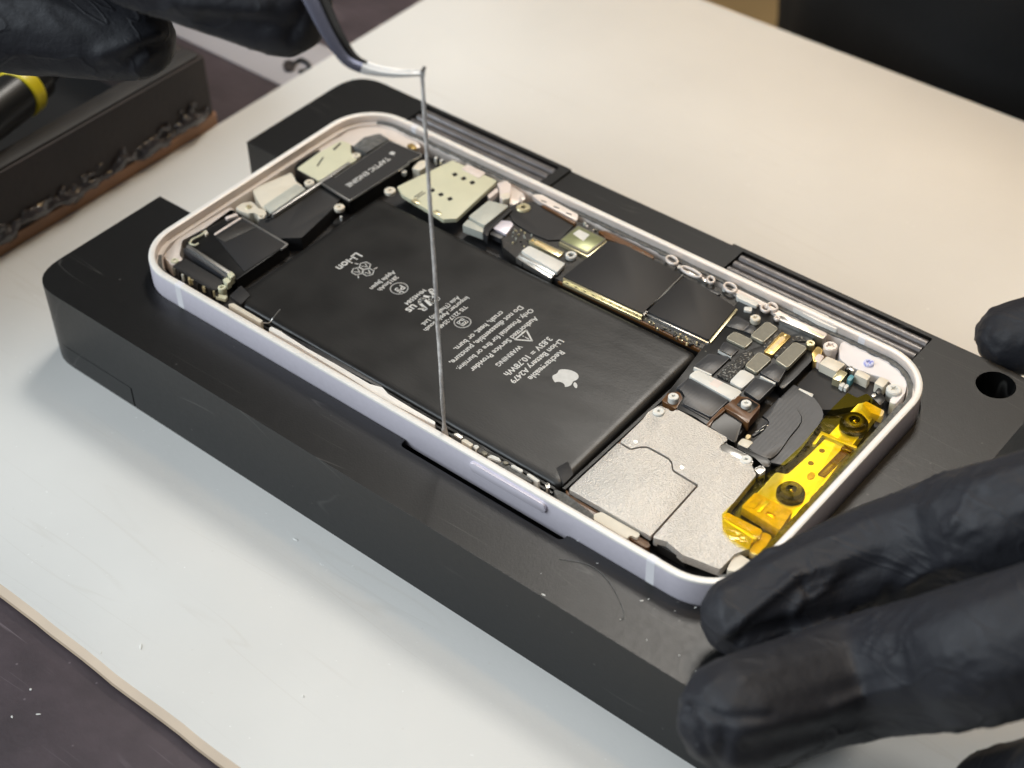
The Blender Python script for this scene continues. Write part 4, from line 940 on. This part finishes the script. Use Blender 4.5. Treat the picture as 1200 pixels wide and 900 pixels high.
# ------------------------------------------------------------------ tweezers and adhesive strip
tw = thing('tweezers', 'dark curved steel tweezers with bright bent tips gripping the adhesive strip', 'tweezers', tuple(dep(497, 86, 250)))
DT = 250.5
def tarm(pxs, doff, mA, mB, flip):
    P = [dep(x, y, DT + dz) for x, y, dz, _ in pxs]; Wd = [w_ for *_, w_ in pxs]
    per = 8; path = catmull(P, per); ww = [float(q[0]) for q in catmull([np.array([w_]) for w_ in Wd], per)]
    n = len(path); cut = int(n * 0.62)
    view = RM[2]
    def seg(i0, i1, m, nm):
        bm = bmesh.new(); rings = []
        for i in range(i0, i1 + 1):
            p = Vector(path[i]); t = (Vector(path[min(n - 1, i + 1)]) - Vector(path[max(0, i - 1)])).normalized()
            sd = t.cross(Vector(view)).normalized(); nn = sd.cross(t).normalized(); wv = ww[i] / 2; th = 0.16 + 0.09 * ww[i]
            prof = [(-wv, -th), (-wv * .4, -th * 1.5), (wv * .4, -th * 1.5), (wv, -th), (wv, th), (-wv, th)]
            rings.append([bm.verts.new(p + sd * a + nn * b) for a, b in prof])
        for a, b in zip(rings, rings[1:]):
            for j in range(6): bm.faces.new((a[j], a[(j + 1) % 6], b[(j + 1) % 6], b[j]))
        bm.faces.new(rings[0]); bm.faces.new(rings[-1][::-1]); finish(nm, bm, m, tw, True, 30)
    seg(0, cut, mA, 'arm'); seg(cut, n - 1, mB, 'tip')
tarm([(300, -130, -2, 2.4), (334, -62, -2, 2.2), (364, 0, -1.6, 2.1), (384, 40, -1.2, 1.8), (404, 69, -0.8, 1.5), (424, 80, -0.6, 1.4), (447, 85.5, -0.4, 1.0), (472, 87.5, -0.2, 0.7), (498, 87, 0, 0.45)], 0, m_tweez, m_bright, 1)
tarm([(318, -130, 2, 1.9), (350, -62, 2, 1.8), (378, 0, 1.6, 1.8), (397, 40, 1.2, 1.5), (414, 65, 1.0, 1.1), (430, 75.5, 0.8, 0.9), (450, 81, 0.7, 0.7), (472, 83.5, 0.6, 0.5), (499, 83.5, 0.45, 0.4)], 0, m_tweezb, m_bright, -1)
def tube_obj(name, path, rad, m, parent, sq=1.0, n=8, jit=0.0):
    return finish(name, sweep_bm(path, [(x, y * sq) for x, y in circ(1, n)], scale=lambda t: ((rad + random.uniform(-jit, jit)),) * 2), m, parent, True, 80)
tip = dep(494.5, 88, DT); basep = atz('I', 521, 506, -0.6)
pts = [tip + (basep - tip) * t + np.array([0.35 * noise.noise(Vector((t * 5, 0, 3))), 0.3 * noise.noise(Vector((t * 5, 9, 3))), 0]) * math.sin(math.pi * t) for t in np.linspace(-0.012, 1.02, 130)]
def strip_w(t):
    n1 = noise.noise(Vector((t * 14, 2, 0))); n2 = noise.noise(Vector((t * 60, 5, 0)))
    return (0.74 + 0.22 * t + 0.16 * n1 + 0.10 * n2 + (0.9 * max(0, t - 0.955) / 0.045), 1.0 + 0.3 * n2)
bm = sweep_bm(pts, [(x * 0.40, y * 0.13) for x, y in circ(1, 8)], up=(RM[2][0], RM[2][1], RM[2][2]), scale=strip_w,
              twist=lambda t: 0.75 * noise.noise(Vector((t * 6, 8, 1))) + 0.35 * noise.noise(Vector((t * 25, 3, 1))))
o = finish('adhesive_strip', bm, m_strip, None, True, 80)
tag(o, 'thin stretched grey adhesive strip pulled straight up from under the battery', 'adhesive strip')
bm = sweep_bm(catmull([dep(494, 84.5, DT - .5), dep(496.5, 81, DT - .5), dep(497.5, 78.5, DT - .4)], 4), circ(0.28, 6)); finish('gripped_end', bm, m_glue, o, True)

# ------------------------------------------------------------------ hands and person
def blob(chains, voxel=0.8, smooth=6):
    bm = bmesh.new()
    tmp = bmesh.new(); bmesh.ops.create_icosphere(tmp, subdivisions=2, radius=1); tv = [v.co.copy() for v in tmp.verts]; tf = [[v.index for v in f.verts] for f in tmp.faces]; tmp.free()
    V = []; Fc = []
    for ch in chains:
        P = catmull([np.array([*p, r]) for p, r in ch], 40); last = None
        for q in P:
            if last is not None and np.linalg.norm(q[:3] - last) < 0.16 * q[3]: continue
            last = q[:3].copy(); k = len(V)
            V += [tuple(q[:3] + q[3] * np.array(v)) for v in tv]; Fc += [[a + k for a in f] for f in tf]
    me = bpy.data.meshes.new('blob'); me.from_pydata(V, [], Fc); o = bpy.data.objects.new('blob', me); COL.objects.link(o)
    md = o.modifiers.new('r', 'REMESH'); md.mode = 'VOXEL'; md.voxel_size = voxel
    ms = o.modifiers.new('s', 'SMOOTH'); ms.iterations = smooth; ms.factor = 0.5
    dg = bpy.context.evaluated_depsgraph_get(); dg.update(); m2 = bpy.data.meshes.new_from_object(o.evaluated_get(dg))
    bpy.data.objects.remove(o); bpy.data.meshes.remove(me); return m2
def segdist(Q, line):
    d = np.full(len(Q), 1e9)
    for a, b in zip(line, line[1:]):
        a = np.array(a, float); b = np.array(b, float); ab = b - a; t = np.clip(((Q - a) @ ab) / (ab @ ab), 0, 1)
        d = np.minimum(d, np.linalg.norm(Q - (a + t[:, None] * ab), axis=1))
    return d
def glove(me, axis, creases, amp=1.0):
    n = len(me.vertices); co = np.empty(n * 3); me.vertices.foreach_get('co', co); co = co.reshape(-1, 3)
    no = np.empty(n * 3); me.vertices.foreach_get('normal', no); no = no.reshape(-1, 3)
    ax = np.array(axis, float); ax /= np.linalg.norm(ax); disp = np.zeros(n)
    st = co - 0.72 * (co @ ax)[:, None] * ax
    for i in range(n):
        p = Vector(co[i]); s = Vector(st[i])
        r = 1 - abs(noise.noise(s / 5.0 + Vector((3, 1, 2)))) * 2.0
        r2 = 1 - abs(noise.noise(s / 2.6 + Vector((8, 1, 5)))) * 2.0
        gate = max(0.0, noise.noise(p / 13 + Vector((5, 5, 5))) + 0.15)
        disp[i] = 0.28 * noise.noise(p / 16) + gate * (0.85 * max(0, r) ** 5 + 0.55 * max(0, r2) ** 5) + 0.04 * noise.noise(p / 1.5)
    disp *= amp
    q = (RM @ (co - CAM).T).T; pp = q[:, :2] / q[:, 2:] * FPX + np.array([600, 450])
    facing = np.clip(-(no * ((co - CAM) / np.linalg.norm(co - CAM, axis=1)[:, None])).sum(1), 0, 1) ** 0.5
    for line, wd, dp in creases: disp += dp * facing * np.exp(-(segdist(pp, line) / wd) ** 2)
    me.vertices.foreach_set('co', (co + no * disp[:, None]).ravel()); me.update(); me.shade_smooth()
    return me
A = np.array
# holding hand (right of the picture): thumb on the rear face, two fingers over the near right corner
i0 = atz('I', 868, 722, 3.5); i1 = atz('I', 1000, 660, 8); i2 = atz('I', 1110, 625, 15); i3 = atz('I', 1200, 602, 24); i4 = i3 + A([26, 28, 12]); i5 = i4 + A([22, 26, 2])
k0 = aty(862, 838, -58.8); k1 = atz('I', 1000, 796, 3); k2 = atz('I', 1110, 774, 13); k3 = atz('I', 1200, 750, 23); k4 = k3 + A([27, 28, 15]); k5 = i5 + A([15, -13, 0])
r0 = atz('I', 1165, 935, -14); r1 = atz('I', 1230, 925, -4); r2 = atz('I', 1330, 890, 14); r5 = k5 + A([13, -17, -3]); r4 = (r2 + r5) / 2 + A([0, 0, 3])
l0 = r0 + A([22, -14, 0]); l1 = r1 + A([22, -15, 2]); l5 = r5 + A([12, -16, -5]); l3 = (l1 + l5) / 2 + A([2, -2, 4])
t0 = aty(1190, 396, 57.5); t1 = t0 + A([16, 7, 8]); t2 = t0 + A([42, 8, 20]); wr = i5 + A([45, 45, -2]); t3 = (t2 + wr) / 2 + A([-6, 0, -4])
chains = [
    [(i0, 6.8), (i1, 8.3), (i2, 9.0), (i3, 9.6), (i4, 10.3), (i5, 11.5)],
    [(k0, 8.8), (k1, 9.7), (k2, 10.3), (k3, 10.6), (k4, 10.4), (k5, 11.5)],
    [(r0, 7.4), (r1, 8.4), (r2, 9), (r4, 9.4), (r5, 11)],
    [(l0, 6.4), (l1, 7.2), (l3, 7.8), (l5, 10)],
    [(t0, 7.6), (t1, 9.2), (t2, 10.5), (t3, 14), (wr, 17)],
    [(i5, 11.5), (i5 * .6 + wr * .4, 15), (wr, 19)], [(k5, 11.5), (k5 * .6 + wr * .4, 15), (wr, 19)],
    [(r5, 11), (r5 * .6 + wr * .4, 14), (wr, 18)], [(l5, 10), (l5 * .6 + wr * .4, 13), (wr, 17)],
    [(i5, 11), (k5, 11.5), (r5, 11), (l5, 10)], [(wr, 19), (wr + A([28, 30, 4]), 22), (wr + A([60, 66, 10]), 26)]]
creases_hold = [
    ([(857, 742), (875, 722), (905, 698), (935, 674)], 7, 0.9), ([(868, 752), (900, 742), (930, 735)], 13, -1.7),
    ([(940, 700), (930, 720), (938, 740)], 6, 0.7), ([(935, 676), (945, 695)], 4, -0.5),
    ([(985, 690), (1010, 672), (1030, 665)], 14, -0.9), ([(1060, 688), (1082, 668), (1110, 660)], 8, 0.9), ([(1045, 695), (1072, 690), (1120, 685)], 9, -0.8),
    ([(905, 660), (940, 645), (1000, 622)], 6, 0.35), ([(845, 690), (850, 740)], 8, 0.5),
    ([(806, 832), (818, 850), (826, 880), (836, 900)], 6, -0.9), ([(795, 840), (800, 870), (812, 900)], 8, 0.6), ([(806, 826), (850, 842), (900, 840)], 6, -0.6),
    ([(850, 860), (842, 900)], 9, -0.8), ([(870, 850), (960, 835), (1060, 805)], 16, 0.8), ([(880, 880), (980, 860), (1080, 842)], 15, -0.8),
    ([(975, 826), (1010, 812), (1060, 800)], 6, 0.6), ([(1120, 852), (1150, 856), (1170, 850)], 7, 0.9)]
mh = glove(blob(chains, 0.65, 5), (0.6, 0.75, 0.25), creases_hold)
# pinching hand (top left of the picture)
b0 = dep(332, 8, 257); b1 = dep(225, -36, 256); b2 = dep(120, -95, 258); b3 = b2 + A([-20, 5, 17]); b4 = b2 + A([-44, 15, 27])
a0 = dep(159, 46, 284); a1 = dep(70, 32, 286); a2 = dep(-25, 12, 288); a3 = a2 + A([-20, 6, 14]); a4 = b4 + A([-9, -17, -12])
c0 = dep(250, -70, 268); c1 = dep(180, -120, 274); c2 = c1 + A([-6, 12, 24]); c3 = b4 + A([2, 24, 2])
d4 = a4 + A([-6, -17, -9]); d2 = a2 + A([-22, -16, 0]); d1 = a1 + A([-16, -24, 6])
w2 = b4 + A([-62, 22, 10])
chains2 = [
    [(b0, 8.0), (b1, 9.0), (b2, 9.4), (b3, 9.8), (b4, 12)], [(a0, 7.2), (a1, 8.6), (a2, 8.8), (a3, 9.6), (a4, 12)],
    [(c0, 7.6), (c1, 9.2), (c2, 10.5), (c3, 13), (w2, 17)], [(d1, 6.8), (d2, 7.8), (d4, 11)],
    [(b4, 12), (a4, 12), (d4, 11)], [(b4, 12), ((b4 + w2) / 2, 15), (w2, 19)], [(a4, 12), ((a4 + w2) / 2, 15), (w2, 19)], [(d4, 11), ((d4 + w2) / 2, 14), (w2, 18)],
    [(w2, 19), (w2 + A([-36, 18, 8]), 22), (w2 + A([-80, 42, 20]), 26)]]
creases_p = [([(120, 62), (150, 52), (185, 40)], 9, 0.8), ([(150, 72), (165, 58), (190, 50)], 6, -0.7), ([(160, 85), (175, 66)], 5, 0.6),
             ([(245, 22), (300, 30), (340, 34)], 12, -0.9), ([(200, 4), (260, 10), (310, 8)], 10, 0.7), ([(340, 45), (352, 25), (358, 5)], 6, -0.7)]
mp = glove(blob(chains2, 0.8, 5), (0.8, 0.1, -0.5), creases_p)
# body: torso with both arms, sleeves ending inside the glove cuffs
sl, sr = A([300, 400, 360.]), A([-20, 420, 360.]); el = A([390, 240, 110.]); er = A([-330, 230, 170.])
wl_ = wr + A([52, 58, 9]); wr_ = w2 + A([-70, 36, 17])
body = [[(A([x, 285, -640.]), r), (A([x, 285, -300.]), r), (A([x, 287, -20.]), r), (A([x + (140 - x) * 0.1, 315, 160.]), r), (A([x + (140 - x) * 0.25, 380, 320.]), r * 0.75)]
        for x, r in ((12, 110), (75, 116), (140, 118), (205, 116), (268, 110))] + [
        [(A([140, 405, 330.]), 70), (A([140, 400, 420.]), 58), (A([140, 390, 470.]), 62)],
        [(A([140, 410, 350.]), 80), (sl, 62), ((sl + el) / 2, 52), (el, 44), ((el + wl_) / 2, 40), (wl_, 29)],
        [(A([140, 410, 350.]), 80), (sr, 62), ((sr + er) / 2, 52), (er, 44), ((er + wr_) / 2, 40), (wr_, 29)]]
mb = blob(body, 6.5, 4)
n = len(mb.vertices); co = np.empty(n * 3); mb.vertices.foreach_get('co', co); co = co.reshape(-1, 3)
no = np.empty(n * 3); mb.vertices.foreach_get('normal', no); no = no.reshape(-1, 3)
dd = np.array([4 * noise.noise(Vector(c) / 55) + 3 * abs(noise.noise(Vector((c[0] / 30, c[1] / 30, c[2] / 90)))) for c in co])
mb.vertices.foreach_set('co', (co + no * dd[:, None]).ravel()); mb.update(); mb.shade_smooth(); mb.materials.clear(); mb.materials.append(m_cloth)
person = link('person', mb)
tag(person, 'person in black clothing and black gloves, leaning over the mat with tweezers', 'person')
for me in (mh, mp):
    me.materials.clear(); me.materials.append(m_glove)
tag(link('glove', mh, person), 'black nitrile glove pressing the holder corner')
tag(link('glove', mp, person), 'black nitrile glove pinching the tweezers')

# ------------------------------------------------------------------ things at the back left
bx = thing('tool_box', 'dark brown open box with glue-smeared front edge beside the mat', 'box', (-160, -30, ZT))
def bblock(name, x0, x1, y0, y1, zt, zb, m, bev=0.4): return finish(name, prism_bm(rounded([(x0, y0), (x1, y0), (x1, y1), (x0, y1)], 0.8), zt, zb, bev), m, bx, True)
XB = -123.0
bblock('front_wall', XB - 7, XB, -110, 31.5, -5.4, ZT + 6.5, m_box)
bblock('rim_strip', XB - 6.2, XB - 1.0, -109, 30.6, -4.9, -5.6, m_boxtop)
bblock('end_wall', -215, XB - 7.05, 24.5, 31.4, -5.5, ZT + 3.3, m_box); bblock('end_wall', -215, XB - 7.05, -110, -103, -5.5, ZT + 3.3, m_box)
bblock('rear_wall', -222, -215.05, -110, 31.4, -5.5, ZT + 3.3, m_box)
bblock('box_floor', -215, XB - 7.2, -102.9, 24.4, ZT + 6, ZT + 3.3, m_penblk)
bblock('inner_step', XB - 12, XB - 7.05, -102.9, 24.4, -9.0, ZT + 6.5, m_boxtop)
bblock('base_board', -130, XB + 0.3, -111, 32.2, ZT + 6.45, ZT + 0.02, m_wood)
bblock('box_base', -223, -130.05, -111, 32.2, ZT + 3.25, ZT + 0.02, m_wood)
# dried glue along the lower front edge: one lumpy bead
ch = []
y = -70.0
while y < 31:
    z = ZT + 7.8 + random.uniform(-0.9, 1.2); ch.append(((A([XB - 0.1 + random.uniform(-0.3, 0.4), y, z])), random.uniform(0.9, 2.1))); y += random.uniform(1.5, 3.5)
ch2 = [((p + A([0.1, random.uniform(-.6, .6), random.uniform(1.6, 4.2)])), random.uniform(0.4, 1.0)) for p, r in ch if random.random() < 0.7]
mg = blob([ch] + [[(p, r), (p + A([0.1, 1.2, random.uniform(-.5, .8)]), r * 0.8)] for p, r in ch2], 0.5, 2)
n = len(mg.vertices); co = np.empty(n * 3); mg.vertices.foreach_get('co', co); co = co.reshape(-1, 3)
co += np.array([[0, 0.6 * noise.noise(Vector(c) / 1.4), 0.8 * noise.noise(Vector(c) / 1.6 + Vector((4, 4, 4)))] for c in co]); mg.vertices.foreach_set('co', co.ravel()); mg.update(); mg.shade_smooth()
mg.materials.clear(); mg.materials.append(m_glue); link('glue_bead', mg, bx)
# tool handle with a yellow ring lying across the box
q0 = atz('I', 26, 107, 0.8); q1 = atz('I', -67, 178, 0.8); q1[2] = 0.8; ax = (q0 - q1) / np.linalg.norm(q0 - q1)
hd = thing('hand_tool', 'black tool handle with a bright yellow ring lying on the brown box', 'tool', tuple(q0 + A([0, 0, -5])))
def rod(name, pr, m):
    bm = bmesh.new(); rings = []; side = np.cross(ax, [0, 0, 1.0]); side /= np.linalg.norm(side); up = np.cross(side, ax)
    for s, r in pr: rings.append([bm.verts.new(Vector(q0 + ax * s + side * r * math.cos(t) + up * r * math.sin(t))) for t in np.linspace(0, 2 * math.pi, 28, endpoint=False)])
    for a, b in zip(rings, rings[1:]):
        for i in range(28): bm.faces.new((a[i], a[(i + 1) % 28], b[(i + 1) % 28], b[i]))
    bm.faces.new(rings[0][::-1]); bm.faces.new(rings[-1]); finish(name, bm, m, hd, True)
rod('handle', [(-80, 5.2), (-60, 5.6), (-2.2, 5.6), (-1.8, 5.3)], m_penblk)
rod('ring', [(-1.75, 5.6), (-1.4, 5.95), (1.4, 5.95), (1.75, 5.6)], m_yellow)
rod('cap', [(1.8, 5.0), (6, 4.6), (7.5, 3.2), (12, 2.2), (40, 2.0), (41, 1.2)], m_penblk)
# pale sheet with scraps
o = sheet('paper_sheet', -330, -124.2, 57.2, 78.0, ZT + 0.35, ZT + 0.02, m_paper, 1, 0.1); tag(o, 'pale lilac-white sheet on the dark table behind the tweezers hand', 'sheet')
s1 = [atz('I', u, v, ZT + 0.9) for u, v in ((340, 78), (352, 70), (362, 76), (360, 82), (350, 84))]
o = finish('flex_scrap', sweep_bm(catmull(s1, 6), circ(0.55, 6)), m_penblk, None, True); tag(o, 'thin curled dark scrap on the pale sheet', 'scrap')
o = finish('adhesive_scrap', prism_bm(rounded(poly('I', [(331, 74), (338, 68), (347, 74), (343, 82), (334, 81)], ZT + 1.2), 0.8), ZT + 1.2, ZT + 0.37, 0.3), m_box, None, True); tag(o, 'small dark crumb beside the curled scrap on the pale sheet', 'scrap')

# ------------------------------------------------------------------ crumbs and flecks: nobody could count them
bm = bmesh.new()
def fleck(p, s):
    bmesh.ops.create_icosphere(bm, subdivisions=1, radius=s, matrix=Matrix.Translation(Vector(p)) @ Matrix.Rotation(random.uniform(0, 3), 4, 'Z') @ Matrix.Diagonal((random.uniform(.6, 2.2), .6, .35, 1)))
for u, v in ((346, 632), (355, 816), (36, 808), (45, 837), (165, 758), (14, 840), (118, 765)):
    z = ZM if (v - 690) < 0.66 * u else ZT; fleck(atz('I', u, v, z + 0.05), random.uniform(0.2, 0.42))
for u, v in ((634, 672), (677, 634), (727, 726), (637, 697), (752, 704), (760, 702), (791, 716), (796, 768), (815, 786), (758, 750), (700, 660), (815, 712)): fleck(atz('I', u, v, ZF + 0.05), random.uniform(0.10, 0.24))
for u, v in ((1042, 510), (1050, 513), (985, 575), (940, 640)): fleck(atz('I', u, v, ZF + 0.05), 0.15)
for _ in range(40): fleck((random.uniform(-115, 120), random.uniform(-92, -52), ZM + 0.03), random.uniform(0.04, 0.12))
o = finish('dust_flecks', bm, m_dust, None); tag(o, 'tiny pale dust flecks scattered on mat and holder', 'dust', kind='stuff')
# curled hair on the holder
P = catmull([atz('I', u, v, ZF + 0.12) for u, v in ((655, 655), (690, 662), (712, 680), (727, 706), (731, 722), (727, 727))], 8)
o = finish('hair', sweep_bm(P, circ(0.045, 5)), m_foam, None, True); tag(o, 'fine curled pale fibre on the holder top near the gloved fingers', 'fibre')
